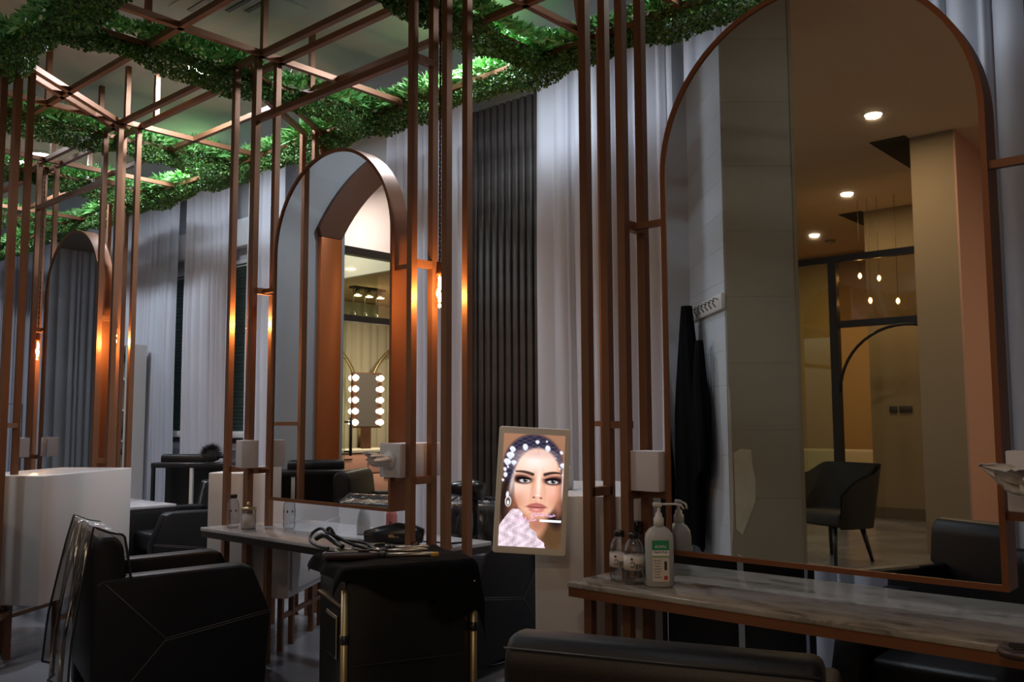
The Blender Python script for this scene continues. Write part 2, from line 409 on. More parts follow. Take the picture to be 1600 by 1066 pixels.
corner([(-9.01, 3.97), (-8.92, 4.02), (-8.96, 4.12)], 'copper post cluster behind the far left station')

# ------------------------------------------------------------------ arched mirrors
def arch_poly(x0, x1, z0, r, n=44):
    c = (x0 + x1) / 2; R0 = (x1 - x0) / 2; zc = r
    return [(x0, z0), (x1, z0)] + [(c + R0 * cos(pi * k / n), zc + R0 * sin(pi * k / n)) for k in range(n + 1)]
for i, s in enumerate(ST):
    x0, x1 = s['m']; hw = (x1 - x0) / 2; cx = (x0 + x1) / 2; z0 = s['mz']; zc = 2.965 - hw if i != 1 else 2.93 - hw
    t = thing('arched_mirror', ['large arched mirror on the right in a copper band frame', 'middle arched mirror reflecting a lit copper archway', 'slim far left arched mirror reflecting only curtains'][i], 'mirror', (cx, 3.03, z0))
    w_ = .018
    out = arch_poly(-hw, hw, 0, zc - z0); inn = arch_poly(-hw + w_, hw - w_, w_, zc - z0)
    fr = MB(); n = len(out)
    V = [(p[0], y, p[1]) for y in (-.05, .06) for p in out] + [(p[0], y, p[1]) for y in (-.05, .06) for p in inn]
    F = []
    for k in range(n):
        q = (k + 1) % n
        F += [(k, q, n + q, n + k), (2 * n + k, 3 * n + k, 3 * n + q, 2 * n + q), (k, 2 * n + k, 2 * n + q, q), (n + k, n + q, 3 * n + q, 3 * n + k)]
    fr.add(V, F).build('mirror_frame', 'copper_frame', t); mf_ = kids(t)[-1].data; mf_.polygons.foreach_set('use_smooth', [True] * len(mf_.polygons)); mf_.set_sharp_from_angle(angle=radians(40))
    g = MB(); g.add([(p[0], -.043, p[1]) for p in inn], [tuple(range(n))]).build('mirror_glass', 'mirror', t)
    g = MB(); g.add([(p[0], .053, p[1]) for p in inn], [tuple(range(n))[::-1]]).build('mirror_glass', 'mirror', t)
    MB().add([(p[0], y, p[1]) for y in (-.035, .045) for p in inn], [tuple(range(n)), tuple(range(n, 2 * n))[::-1]] + [(k, n + k, n + (k + 1) % n, (k + 1) % n) for k in range(n)]).build('core_board', 'black_metal', t)

# ------------------------------------------------------------------ tables
def table(x0, x1, label, top='marble', apm='copper_frame'):
    cx = (x0 + x1) / 2; t = thing('styling_table', label, 'table', (cx, 3.1, 0)); h = (x1 - x0) / 2
    MB().box((0, 0, .789), (2 * h, .66, .022)).build('tabletop', top, t, bevel=.004)
    ap = MB().box((0, -.315, .761), (2 * h - .01, .02, .034)).box((0, .315, .761), (2 * h - .01, .02, .034)).box((-h + .014, 0, .761), (.02, .62, .034)).box((h - .014, 0, .761), (.02, .62, .034))
    ap.build('apron', apm, t)
    for x in (-.3 * h, .3 * h): MB().box((x, 0, .765), (.03, .61, .026)).build('cross_rail', 'copper_frame', t)
table(-2.19, -.34, 'long marble-topped styling table with copper apron below the right mirror')
table(-4.93, -3.2, 'pale marble-topped styling table below the middle arched mirror', 'marble_white', 'black_metal')
table(-8.38, -6.46, 'styling table at the far left station, mostly hidden', 'marble_white', 'black_metal')

# ------------------------------------------------------------------ white cabinets
CD = Vector((-sin(radians(34)), cos(radians(34)), 0)); PD = Vector((-cos(radians(34)), -sin(radians(34)), 0))
def cabinet(corner_, label, drawers=((.56, .36),), legy=(.12, .30, .65, .83), L=.95, W=.53, z0=.34, z1=1.10):
    t = thing('storage_cabinet', label, 'cabinet', (corner_[0], corner_[1], 0), radians(34))
    # local: x to the right, y away; near right corner at the origin
    MB().box((-W / 2, L / 2, (z0 + z1) / 2), (W, L, z1 - z0)).build('body', 'cabinet', t, bevel=.006)
    for zc, zh in drawers:
        d = MB().box((.008, L / 2, zc), (.016, L - .06, zh)).build('drawer', 'cabinet', t, bevel=.003, label='drawer front with a slim black handle')
        MB().box((.03, .42 * L, zc + zh / 2 - .06), (.012, .16, .012)).box((.022, .42 * L - .07, zc + zh / 2 - .06), (.02, .01, .01)).box((.022, .42 * L + .07, zc + zh / 2 - .06), (.02, .01, .01)).build('handle', 'black_metal', d)
    for x in (-W + .09, -.09):
        for y in legy: MB().box((x, y, z0 / 2), (.032, .032, z0)).build('leg', 'copper', t)
    for x in (-W + .09, -.09): MB().box((x, (legy[0] + legy[-1]) / 2, .2), (.026, legy[-1] - legy[0], .026)).build('foot_rail', 'copper', t)
cabinet((-5.66, 2.16), 'large glossy white cabinet at the left edge of the photo', (), (.30, .83))
cabinet((-4.735, 3.25), 'white drawer cabinet behind the left end of the middle table')
cabinet((-2.065, 3.25), 'white cabinet behind the left end of the right table', ())

# ------------------------------------------------------------------ hanging bulbs
def pendant(x, z, label):
    t = thing('pendant_bulb', label, 'lamp', (x, 3.01, z), 0, 'bare filament bulbs hanging in the copper posts')
    ch = MB()
    for k in range(int((ZT - z - .09) / .022)):
        ch.box((0, 0, .10 + k * .022), (.012 if k % 2 else .004, .004 if k % 2 else .012, .02))
    ch.build('chain', 'black_metal', t)
    MB().lathe([(.004, .10), (.016, .095), (.018, .05), (.018, .03)]).build('socket', 'copper_frame', t)
    MB().lathe([(.014, .04), (.018, .0), (.028, -.05), (.034, -.09), (.026, -.125), (.006, -.14)]).build('glass', 'bulb_glass', t)
    MB().tube([(0, 0, .02), (.006, .004, -.02), (-.006, -.004, -.05), (.006, 0, -.08), (0, 0, -.1)], .008, 6).build('filament', 'bulb_on', t)
    l = bpy.data.lights.new('bulb_light', 'POINT'); l.energy = 17; l.color = (1, .50, .16); l.shadow_soft_size = .02
    lo = bpy.data.objects.new('bulb_light', l); COL.objects.link(lo); lo.parent = t; lo.location = (0, 0, -.06)
pendant(-3.155, 2.10, 'lit filament bulb on a chain right of the middle mirror')
pendant(-4.815, 2.08, 'lit filament bulb left of the middle mirror')
pendant(-6.665, 2.08, 'lit filament bulb right of the far left mirror')
pendant(-8.13, 2.08, 'lit filament bulb at the left edge, left of the far left mirror')

# ------------------------------------------------------------------ garlands
def garland(pts, label, seed, dens=1.0):
    r = np.random.default_rng(seed); p = np.array(pts, float); seg = np.diff(p, axis=0); ln = np.linalg.norm(seg, axis=1); L = ln.sum()
    c = p.mean(axis=0); t = thing('leaf_garland', label, 'garland', tuple(c))
    MB().tube([tuple(q - c + np.array([0, 0, -.03])) for q in p], .012, 6).build('stem', 'small_leaf', t)
    def along(n):
        s = r.uniform(0, L, n); cum = np.concatenate([[0], np.cumsum(ln)]); k = np.clip(np.searchsorted(cum, s) - 1, 0, len(ln) - 1)
        return p[k] + seg[k] * ((s - cum[k]) / ln[k])[:, None], seg[k] / ln[k][:, None], s
    def leaves(n, small):
        b, d, s = along(n); side = np.cross(d, [0, 0, 1.0])
        env = .75 + .25 * np.sin(s * 5.3 + seed) + .15 * np.sin(s * 13.1 + seed * 2)
        if small:
            a = r.uniform(0, 2 * pi, n); rad = .112 * np.sqrt(r.uniform(.1, 1, n)) * env
            o = side * (np.cos(a) * rad)[:, None]; o[:, 2] += np.sin(a) * rad * .85 - .06
            dirn = o + np.array([0, 0, .03]) + r.normal(0, .07, (n, 3)); size = r.uniform(.013, .024, n); wd = size * .45
        else:
            a = r.uniform(.0, pi, n); rad = .085
            o = side * (np.cos(a) * rad)[:, None]; o[:, 2] += np.sin(a) * rad + .0
            dirn = o * 1.1 + d * r.uniform(-.09, .09, n)[:, None] + np.array([0, 0, .05]) + r.normal(0, .04, (n, 3)); size = r.uniform(.08, .17, n) * env; wd = r.uniform(.011, .017, n)
        dirn /= np.linalg.norm(dirn, axis=1)[:, None]
        w = np.cross(dirn, r.normal(0, 1, (n, 3))); w /= np.linalg.norm(w, axis=1)[:, None]
        base = b + o - c; tip = base + dirn * size[:, None]; mid = base + dirn * (size * .45)[:, None]; nrm = np.cross(dirn, w)
        if small:
            V = np.stack([base, mid + w * wd[:, None], tip, mid - w * wd[:, None]], 1).reshape(-1, 3)
            F = np.arange(4 * n).reshape(-1, 4)
        else:
            tip[:, 2] -= size * .25; mid2 = base + dirn * (size * .2)[:, None]
            V = np.stack([base, mid + w * wd[:, None] + nrm * .004, tip, mid - w * wd[:, None] + nrm * .004], 1).reshape(-1, 3)
            F = np.arange(4 * n).reshape(-1, 4)
        me = bpy.data.meshes.new('leaves'); me.from_pydata(V.tolist(), [], F.tolist()); return me
    m1 = leaves(int(L * 5200 * dens), True); m1.materials.append(M['small_leaf']); o1 = inst('small_leaves', m1, (0, 0, 0), 0, t, 'stuff')
    m2 = leaves(int(L * 900 * dens), False); m2.materials.append(M['long_leaf']); o2 = inst('long_leaves', m2, (0, 0, 0), 0, t, 'stuff')
garland([(-9.5, 1.9, ZT), (-7.6, 1.9, ZT), (-5.5, 1.9, ZT), (-3.0, 1.9, ZT)], 'dense green garland sweeping over the top left corner', 1, 1.1)
garland([(-12.9, 4.15, ZT), (-9, 4.15, ZT), (-5, 4.15, ZT), (.3, 4.15, ZT)], 'long green garland running along the curtained back wall', 2)
garland([(-5.05, 1.9, ZT), (-5.05, 4.12, ZT)], 'green garland on the cross beam left of the middle mirror', 3, 1.1)
garland([(-6.92, 1.9, ZT), (-6.92, 4.12, ZT)], 'green garland on the cross beam right of the far left mirror', 4)
garland([(-8.42, 1.9, ZT), (-8.42, 4.12, ZT)], 'green garland on the cross beam left of the far left mirror', 5)
garland([(-3.41, 1.9, ZT), (-3.41, 4.12, ZT)], 'green garland at the top centre, right of the middle mirror', 6, 1.1)
garland([(-10.4, 1.9, ZT), (-10.4, 4.12, ZT)], 'farthest green cross beam garland at the left edge', 7, .8)

# ------------------------------------------------------------------ salon chairs
ARM = [(-.39, .06), (-.39, .655), (-.36, .68), (.30, .695), (.355, .675), (.455, .44), (.43, .06), (-.30, .06)]
def chair(loc, rz, label, lea='leather', group=None, lift=0, wf=1):
    t = thing('salon_chair', label, 'chair', loc, rz, group)
    lf = lambda o: [setattr(c, 'location', (0, 0, lift)) or setattr(c, 'scale', (wf, 1, 1)) for c in kids(t)]
    for sx in (-1, 1):
        fn = (lambda u, v, w: (w, u, v))
        a = MB().extr(ARM, fn, sx * .235, sx * .35).build('armrest', lea, t, bevel=.018, seg=3)
        X = sx * .3515
        K = (-.06, .37)
        st = MB()
        for line in (((-.34, .655), K), ((-.28, .12), K), ((K[0], K[1] + .004), (.452, .455)), ((K[0], K[1] - .008), (.450, .443))):
            st.tube([(X, *line[0]), (X, *line[1])], .0014, 4)
        st.build('stitching', 'stitch', a)
    MB().box((0, .04, .43), (.47, .66, .15)).build('seat', lea, t, bevel=.03, seg=3)
    MB().box((0, -.03, .27), (.46, .56, .17)).build('seat_base', lea, t, bevel=.01)
    b = MB().grid(lambda u, v: (-.35 + .70 * u, -.37 + .0 * v, .24), 1, 1)
    b = MB().extr([(-.39, .16), (-.405, .83), (-.375, .875), (-.30, .875), (-.265, .83), (-.22, .45), (-.22, .16)], lambda u, v, w: (w, u, v), -.345, .345)
    bo = b.build('backrest', lea, t, bevel=.022, seg=3)
    st = MB()
    st.tube([(-.34, -.400, .852), (.34, -.400, .852)], .0025, 5)
    st.build('seam', 'piping', bo)
    lf(t)
    MB().lathe([(.035, .04), (.035, .2 + lift)]).build('pedestal', 'chrome', t)
    MB().lathe([(.27, 0), (.27, .012), (.22, .022), (.04, .045)], n=28).build('base_plate', 'chrome', t)
    MB().tube([(-.2, .34, .14), (-.2, .50, .10), (.2, .50, .10), (.2, .34, .14)], .011, 8).build('footrest', 'chrome', t)
    return t
chair((-1.145, 1.92, 0), radians(20), 'black leather salon chair seen from behind in the foreground', lift=.09, wf=.93)
c_base = chair((-4.54, 2.36, 0), radians(-15.5), 'black leather salon chair on the left with a plastic sheet over its back')
dup(c_base, (-1.12, 3.93, 0), radians(182), 'black leather chair on the far side of the right table')
dup(c_base, (-3.90, 3.98, 0), radians(190), 'black leather chair behind the copper posts left of the screen')
dup(c_base, (-7.22, 3.95, 0), radians(176), 'black leather chair between the white cabinets with plastic on its back')
chair((-5.58, 1.15, 0), radians(-125), 'black chair by the copper archway, seen low in the middle mirror', lift=.15)

# plastic chair covers
def cover(loc, rz, label, out=.20, side=.36, seed=0, inn=.5):
    t = thing('plastic_cover', label, 'cover', loc, rz)
    rr = random.Random(seed); ph = [rr.uniform(0, 6) for _ in range(4)]
    path = [(-.205, inn), (-.250, .79), (-.265, .88), (-.33, .893), (-.40, .925), (-.43, .78), (-.46, .6), (-.49, .4), (-.50, out)]
    def fn(u, v):
        k = v * (len(path) - 1); i = min(int(k), len(path) - 2); f = k - i
        y = path[i][0] * (1 - f) + path[i + 1][0] * f; z = path[i][1] * (1 - f) + path[i + 1][1] * f
        fl = max(0, v - .5) * 2
        x = (-side + 2 * side * u) * (1 + .04 * fl) + .015 * sin(9 * v + ph[0])
        y += (.014 * sin(u * 14 + ph[1]) + .01 * sin(u * 29 + ph[2])) * (.15 + fl)
        z += .02 * sin(u * 5 + ph[3]) * fl + (.10 * (u - .5)) * fl * 0
        return (x, y, z)
    MB().grid(fn, 26, 40).build('sheet', 'clear_plastic', t)
    edge = [fn(0, v / 30) for v in range(31)] + [fn(u / 12, 1) for u in range(13)] + [fn(1, 1 - v / 30) for v in range(31)]
    MB().tube(edge, .006, 6).build('piping', 'black_plastic', t)
cover((-4.54, 2.36, 0), radians(-15.5), 'clear plastic sheet with black piping over the left chair back', .16, .33, 1)
cover((-3.90, 3.98, 0), radians(190), 'shiny plastic sheet on the chair behind the copper posts', .35, .36, 2)
cover((-7.22, 3.95, 0), radians(176), 'shiny plastic sheet on the chair between the white cabinets', .35, .36, 3)

# ------------------------------------------------------------------ black trolley with cape and tools
tr = thing('salon_trolley', 'black salon trolley with gold corner tubes standing before the middle table', 'trolley', (-2.61, 2.26, 0), radians(41.7 + 25))
# local: x along the front (camera side at -y)
W_, D_, H_ = .47, .38, .83
MB().box((0, 0, .48), (W_, D_, .78)).build('body', 'black_plastic', tr, bevel=.012)
MB().box((0, 0, .885), (W_ + .02, D_ + .02, .03)).build('tray', 'black_plastic', tr, bevel=.01)
for sx in (-1, 1):
    q = MB().tube([(sx * (W_ / 2 + .004), -D_ / 2 - .012, .10), (sx * (W_ / 2 + .004), -D_ / 2 - .012, .84)], .0125, 12).build('corner_tube', 'gold', tr)
    MB().tube([(sx * (W_ / 2 + .004), -D_ / 2 - .012, .66), (sx * (W_ / 2 + .004), -D_ / 2 - .012, .69)], .016, 12).build('clamp', 'black_plastic', q)
MB().box((0, -D_ / 2 - .004, .58), (W_ - .06, .008, .003)).build('drawer_line', 'piping', tr)
MB().box((0, -D_ / 2 - .004, .36), (W_ - .06, .008, .003)).build('drawer_line', 'piping', tr)
pl = MB().box((-W_ / 2 - .006, -.03, .66), (.006, .15, .15)).build('side_plate', 'steel_rod', tr, bevel=.003)
MB().box((-W_ / 2 - .011, -.03, .66), (.004, .132, .132)).build('plate_inset', 'black_plastic', pl)
MB().box((-W_ / 2 - .004, 0, .775), (.01, D_, .006)).build('edge_trim', 'steel_rod', tr)
for sx in (-1, 1):
    for sy in (-1, 1):
        MB().lathe([(.012, -.022), (.028, -.014), (.028, .014), (.012, .022)], (sx * .19, sy * .15, .04), 14).box((sx * .19, sy * .15, .075), (.03, .03, .03)).build('caster', 'black_plastic', tr)
MB().tube([(-W_ / 2 - .005, -.12, .36), (-W_ / 2 - .05, -.13, .28), (-W_ / 2 - .05, -.13, .20), (-W_ / 2 - .005, -.12, .12)], .004, 6).build('side_handle', 'chrome', tr)

cape = thing('black_cape', 'matt black cape draped over the top of the black trolley', 'cape', (-2.61, 2.26, 0), radians(41.7 + 25))
def capefn(u, v):
    x = (u - .5) * .66; y = (v - .5) * .56
    ex = max(0, abs(x) - W_ / 2 - .012); ey = max(0, abs(y) - D_ / 2 - .012)
    e = ex + ey; z = .916 + .006 * sin(x * 22) * sin(y * 17)
    sag = .9 + .5 * sin(x * 9 + 1) + (.9 if x > .1 else 0)
    zx = z - e * 1.25 * sag
    hx = math.copysign(min(abs(x), W_ / 2 + .018 + ex * .30), x); hy = math.copysign(min(abs(y), D_ / 2 + .022 + ey * .25), y)
    return (hx + .008 * sin(y * 30) * (e > 0), hy + .008 * sin(x * 35) * (e > 0), zx)
MB().grid(capefn, 44, 36).build('cape_cloth', 'black_cloth', cape)

def on_trolley(x, y, z=.93):
    a = radians(41.7 + 25); return (-2.61 + x * cos(a) - y * sin(a), 2.26 + x * sin(a) + y * cos(a), z)
def wand(p, q, label, m='brown_plastic', rod='steel_rod', tip=None, nm='curling_iron', g=None):
    p = Vector(p); q = Vector(q); d = q - p; L = d.length
    t = thing(nm, label, 'curling iron', p, math.atan2(d.y, d.x), g)
    MB().tube([(0, 0, 0), (.012, 0, 0), (.02, 0, 0), (L * .25, 0, 0), (L * .44, 0, 0), (L * .5, 0, 0)], .02, 12, [.016, .017, .015, .017, .015, .012]).build('handle', m, t)
    MB().tube([(L * .5, 0, 0), (L * .55, 0, 0)], .015, 10).build('collar', 'black_plastic', t)
    MB().tube([(L * .55, 0, 0), (L * .96, 0, 0), (L, 0, 0)], .01, 10, [.009, .009, .006]).build('barrel', rod, t)
    if tip: MB().box((L * .985, 0, 0), (.03, .02, .016)).build('tip', tip, t, bevel=.004)
    MB().box((L * .36, 0, .018), (.04, .012, .006)).build('switch', 'black_plastic', t)
    return t
wand(on_trolley(-.27, .0), on_trolley(.12, -.13), 'brown-handled curling wand with yellow tip, nearest on the cape', tip='amber_glass')
wand(on_trolley(-.20, .10, .925), on_trolley(.14, .02), 'grey curling rod lying behind the brown wand', 'steel_rod')
wand(on_trolley(-.12, .16, .925), on_trolley(.17, .09), 'dark flat curling rod farthest back on the cape', 'black_plastic')
cb = MB()
P0 = Vector(on_trolley(-.22, .12, .94))
def wig(pts, n=8):
    P = [Vector(p) for p in pts]; out = []
    for i in range(len(P) - 1):
        a, b, c, d = P[max(i - 1, 0)], P[i], P[i + 1], P[min(i + 2, len(P) - 1)]
        for k in range(n):
            t = k / n; out.append(.5 * ((2 * b) + (c - a) * t + (2 * a - 5 * b + 4 * c - d) * t * t + (3 * b - a - 3 * c + d) * t ** 3))
    return out + [P[-1]]
cb.tube([P0 + v for v in wig(((0, 0, 0), (-.05, -.01, .005), (-.10, -.01, .02), (-.12, .01, .045), (-.09, .03, .065), (-.04, .03, .05), (0, .04, .04), (.06, .05, .02), (.14, .07, .005), (.20, .08, .0)))], .006, 8)
cb.tube([P0 + v for v in wig(((.02, .05, .0), (-.03, .05, .035), (-.06, .04, .06), (-.03, .03, .07), (.0, .05, .03), (.10, .09, .02), (.17, .09, .0)))], .006, 8)
cb.tube([P0 + v for v in wig(((-.08, .0, .03), (-.04, .01, .045), (.02, .02, .02), (.06, .02, .01)))], .010, 8)
o = cb.build('power_cord', 'black_plastic'); tag(o, 'tangled black cord looping at the left of the curling irons', 'cord')
hd = thing('hair_dryer', 'glossy black hair dryer heap behind the curling irons', 'hair dryer', (-3.42, 2.98, .803), radians(40))
MB().tube([(-.16, 0, .045), (-.08, 0, .055), (0, 0, .06), (.08, 0, .055), (.13, 0, .05)], .05, 16, [.030, .042, .055, .05, .035]).build('body', 'black_plastic', hd)
MB().tube([(.06, 0, .03), (.10, -.09, .02), (.12, -.16, .018)], .018, 12).build('handle', 'black_plastic', hd)
MB().box((-.01, -.05, .055), (.05, .006, .014)).build('badge', 'gold', hd)
MB().tube([(.12, -.16, .018), (.2, -.2, .01), (.28, -.1, .01), (.22, .05, .01), (.05, .12, .01), (-.15, .12, .01), (-.22, .05, .012)], .005, 6).build('cable', 'black_plastic', hd)

h2 = thing('hair_dryer', 'black hair dryer hanging by the posts right of the middle mirror', 'hair dryer', (-3.16, 3.20, 1.02), radians(20))
MB().tube([(-.12, 0, .05), (-.05, 0, .06), (.03, 0, .06), (.09, 0, .05)], .05, 16, [.028, .038, .052, .045]).build('body', 'black_plastic', h2)
MB().tube([(.04, 0, .03), (.05, .01, -.06), (.04, .02, -.16)], .018, 12).build('handle', 'black_plastic', h2)
MB().tube([(.04, .02, -.16), (.0, .03, -.20), (-.08, .02, -.21), (-.12, .0, -.215)], .006, 6).build('cable', 'black_plastic', h2)
dp = thing('lotion_dispenser', 'white dispenser on the white cabinet just right of the screen', 'dispenser', (-2.62, 3.30, 1.10))
MB().lathe([(.04, 0), (.045, .01), (.045, .07), (.04, .10), (.02, .12)], n=20).build('dispenser_body', 'white_plastic', dp)
MB().lathe([(.012, .118), (.012, .14)], n=10).build('nozzle', 'black_plastic', dp)
# ------------------------------------------------------------------ tissue boxes
def tissue(loc, rz, label, dims=(.135, .24, .125), front=True, seed=0):
    t = thing('tissue_box', label, 'tissue box', loc, rz)
    w, d, h = dims
    MB().box((0, 0, h / 2), dims).build('carton', 'tissue_box', t, bevel=.004)
    if front:
        MB().lathe([(.001, 0), (.045, 0), (.047, .003)], (0, 0, 0), 20).build('slot', 'tissue', t)
        kids(t)[-1].rotation_euler = (pi / 2, 0, 0); kids(t)[-1].location = (0, -d / 2 - .001, h / 2)
        rr = random.Random(seed); q = [rr.uniform(0, 6.28) for _ in range(6)]; big = 1.25 if seed == 5 else 1
        def tuft(ax, ay, az, rad, ln, k):
            def fn(u, v):
                a = 2 * pi * u; r_ = rad * big * (.45 + 1.5 * v * (1 - v) + .35 * v) * (1 - .75 * max(0, v - .75) * 4 * (k % 2))
                cr = 1 + .22 * sin(3 * a + q[k] + 2 * v) + .13 * sin(7 * a + q[k + 1] + 5 * v) + .06 * sin(13 * a + 9 * v)
                r_ *= cr
                return (ax * ln * v * big + r_ * cos(a), -d / 2 + .004 - ay * ln * v * big + .012 * sin(5 * a + q[k + 2]) * v, h / 2 + az * ln * v * big + r_ * .8 * sin(a))
            return MB().grid(fn, 40, 12)
        tuft(-.35, .95, .10, .036, .10, 0).build('tissue', 'tissue', t)
        tuft(-.75, .70, .30, .020, .125, 1).build('tissue', 'tissue', t)
    return t
tissue((-1.94, 2.99, 1.145), 0, 'plain pinkish white tissue box between the posts left of the right mirror', (.13, .10, .155), False)
tissue((-4.655, 2.90, 1.15), radians(-12), 'small white tissue box left of the middle mirror', (.10, .10, .16), False)
tissue((-3.372, 3.02, 1.145), radians(0), 'white tissue box right of the middle mirror, a tissue sticking out', (.15, .27, .165), True, 2)
tissue((-.575, 2.90, 1.16), radians(0), 'white tissue box at the right edge with crumpled tissue hanging out', (.16, .16, .17), True, 5)
tissue((-8.02, 2.88, 1.13), radians(-12), 'small white tissue box left of the far left mirror', (.11, .10, .16), False)

# ------------------------------------------------------------------ bottles
def water(loc, rz, label, s=1.0, lab=True):
    t = thing('water_bottle', label, 'bottle', loc, rz); S_ = s
    S_ *= 1.1
    MB().lathe([(.020 * S_, .0), (.031 * S_, .006), (.032 * S_, .03), (.029 * S_, .045), (.032 * S_, .06), (.032 * S_, .105), (.030 * S_, .12), (.031 * S_, .135), (.024 * S_, .155), (.015 * S_, .168), (.015 * S_, .176)], n=24).build('bottle_body', 'bottle_glass', t)
    MB().lathe([(.021, .170), (.021, .190), (.019, .192)], n=20).build('cap', 'black_plastic', t)
    if lab:
        n = 20; V = []; 
        MB().lathe([(.0326 * S_, .055), (.0326 * S_, .108)], n=24).build('label_band', 'paper_label', t)
        text('lettering', '\u0186go', .028, 'ink', t, (.004, -.0335 * S_, .066), (pi / 2, 0, 0))
        h = MB().box((-.013, -.034 * S_, .097), (.008, .001, .008), ry=.78); h.build('heart_mark', 'heart', t)
    else:
        for a in (-.9, 0, .9): MB().box((.0325 * sin(a), -.0325 * cos(a), .10), (.008, .004, .012), rz=a).build('print_mark', 'heart', t)
    return t
water((-2.045, 2.92, .80), radians(30), 'left one of the two black-capped water bottles by the hand sanitizer', 1.12)
water((-1.965, 2.90, .80), radians(40), 'right one of the two water bottles, in front of the hand sanitizer', 1.12)
water((-4.765, 2.885, .80), radians(35), 'patterned clear water bottle with black cap left of the gold-lidded jar', lab=False)
water((-4.47, 3.07, .80), radians(35), 'clear water bottle without visible cap on the middle table', lab=False)
san = thing('hand_sanitizer', 'large white hand rub pump bottle with green label on the right table', 'bottle', (-1.862, 2.915, .80), radians(40))
MB().lathe([(.040, 0), (.052, .008), (.053, .17), (.050, .195), (.036, .213), (.020, .222), (.018, .225)], n=32, sy=.72, sq=.55).build('bottle_body', 'translucent_white', san)
MB().lathe([(.0195, .222), (.0195, .252), (.014, .256), (.012, .27), (.0055, .275), (.0055, .295)], n=20).build('pump_collar', 'white_plastic', san)
MB().box((-.004, 0, .302), (.034, .022, .016)).build('pump_head', 'white_plastic', san, bevel=.004)
MB().tube([(.01, 0, .303), (.06, 0, .304), (.085, 0, .300), (.095, 0, .285)], .0042, 8).build('spout', 'white_plastic', san)
yy = -.0395
MB().box((0, yy, .156), (.062, .002, .036)).build('label_green', 'green_label', san)
MB().box((0, yy, .128), (.062, .002, .02)).build('label_white', 'white_ink', san)
MB().box((0, yy, .115), (.062, .002, .005)).build('label_stripe', 'light_green', san)
MB().box((0, yy, .068), (.062, .002, .088)).build('label_panel', 'paper_label', san)
MB().box((.018, yy - .001, .082), (.010, .001, .032)).build('bar_code', 'ink', san)
MB().box((.018, yy - .001, .038), (.014, .001, .014)).build('hazard_mark', 'red_ink', san)
text('lettering', 'KWN', .016, 'white_ink', san, (0, yy - .0018, .146), (pi / 2, 0, 0))
text('lettering', 'Hand Rub', .0125, 'ink', san, (0, yy - .0018, .128), (pi / 2, 0, 0))
rw = MB()
for k in range(7): rw.box((-.012, yy - .0012, .100 - k * .010), (.028 - .004 * (k % 3), .0008, .0018))
rw.build('small_print', 'ink', san)
bc = thing('black_bottle', 'short black bottle standing behind the two water bottles', 'bottle', (-2.045, 3.04, .80))
MB().lathe([(.03, 0), (.031, .15), (.026, .165), (.022, .17)]).build('bottle_body', 'brown_plastic', bc)
MB().lathe([(.022, .17), (.024, .215), (.020, .218)]).build('cap', 'black_plastic', bc)
jar = thing('glass_jar', 'glass jar with gold knobbed lid on the middle table', 'jar', (-4.625, 2.90, .80))
MB().lathe([(.040, 0), (.042, .005), (.042, .11), (.040, .112)], n=28).build('jar_body', 'bottle_glass', jar)
MB().lathe([(.036, .006), (.036, .085)], n=24).build('jar_filling', 'jar_fill', jar)
MB().lathe([(.043, .112), (.045, .118), (.043, .124), (.006, .128)], n=28).lathe([(.003, .126), (.012, .133), (.0145, .143), (.010, .153), (.002, .156)], n=16).build('lid', 'gold', jar)
wb = thing('squeeze_bottle', 'white squeeze bottle with pointed cap on the middle table', 'bottle', (-3.93, 3.18, .80))
MB().lathe([(.034, 0), (.037, .006), (.037, .07), (.030, .115), (.020, .14), (.018, .145)], n=24).build('bottle_body', 'translucent_white', wb)
MB().lathe([(.019, .145), (.018, .165), (.012, .17), (.009, .195), (.006, .197)], n=20).build('nozzle_cap', 'white_plastic', wb)
pb = thing('pump_bottle', 'pink bottle with a dark letter beside the post right of the middle mirror', 'bottle', (-3.72, 3.20, .80), radians(40))
MB().lathe([(.026, 0), (.030, .005), (.030, .12), (.024, .14), (.013, .15)], n=24).build('bottle_body', 'pink_liquid', pb)
MB().lathe([(.013, .15), (.013, .17), (.006, .175), (.006, .185)], n=16).build('cap', 'tissue', pb)
text('lettering', 'B', .035, 'ink', pb, (0, -.031, .06), (pi / 2, 0, 0))

# ------------------------------------------------------------------ portrait screen
sc_ = thing('display_screen', 'lit portrait display showing a bridal makeup advert in a pale frame', 'display', (-2.44, 2.86, 1.13), radians(41.7 - 2))
FW, FH = .300, .520
def rrect(w, h, r, n=5):
    P = []
    for cx, cy, a0 in ((w / 2 - r, h / 2 - r, 0), (-w / 2 + r, h / 2 - r, 90), (-w / 2 + r, -h / 2 + r, 180), (w / 2 - r, -h / 2 + r, 270)):
        for k in range(n + 1): a = radians(a0 + 90 * k / n); P.append((cx + r * cos(a), cy + r * sin(a)))
    return P
RT = Matrix.Rotation(radians(3.2), 3, 'Y') @ Matrix.Rotation(radians(-4), 3, 'X')
rot = lambda x, y, z: tuple(RT @ Vector((x, y, z)))
MB().extr(rrect(FW, FH, .012), lambda u, v, w: rot(u, w, v), 0, .028).build('frame', 'screen_frame', sc_, bevel=.003)
MB().tube([rot(-.02, .03, -.05), (-.04, .08, -.08), (-.08, .09, -.16)], .012, 8).build('mount_arm', 'black_metal', sc_)
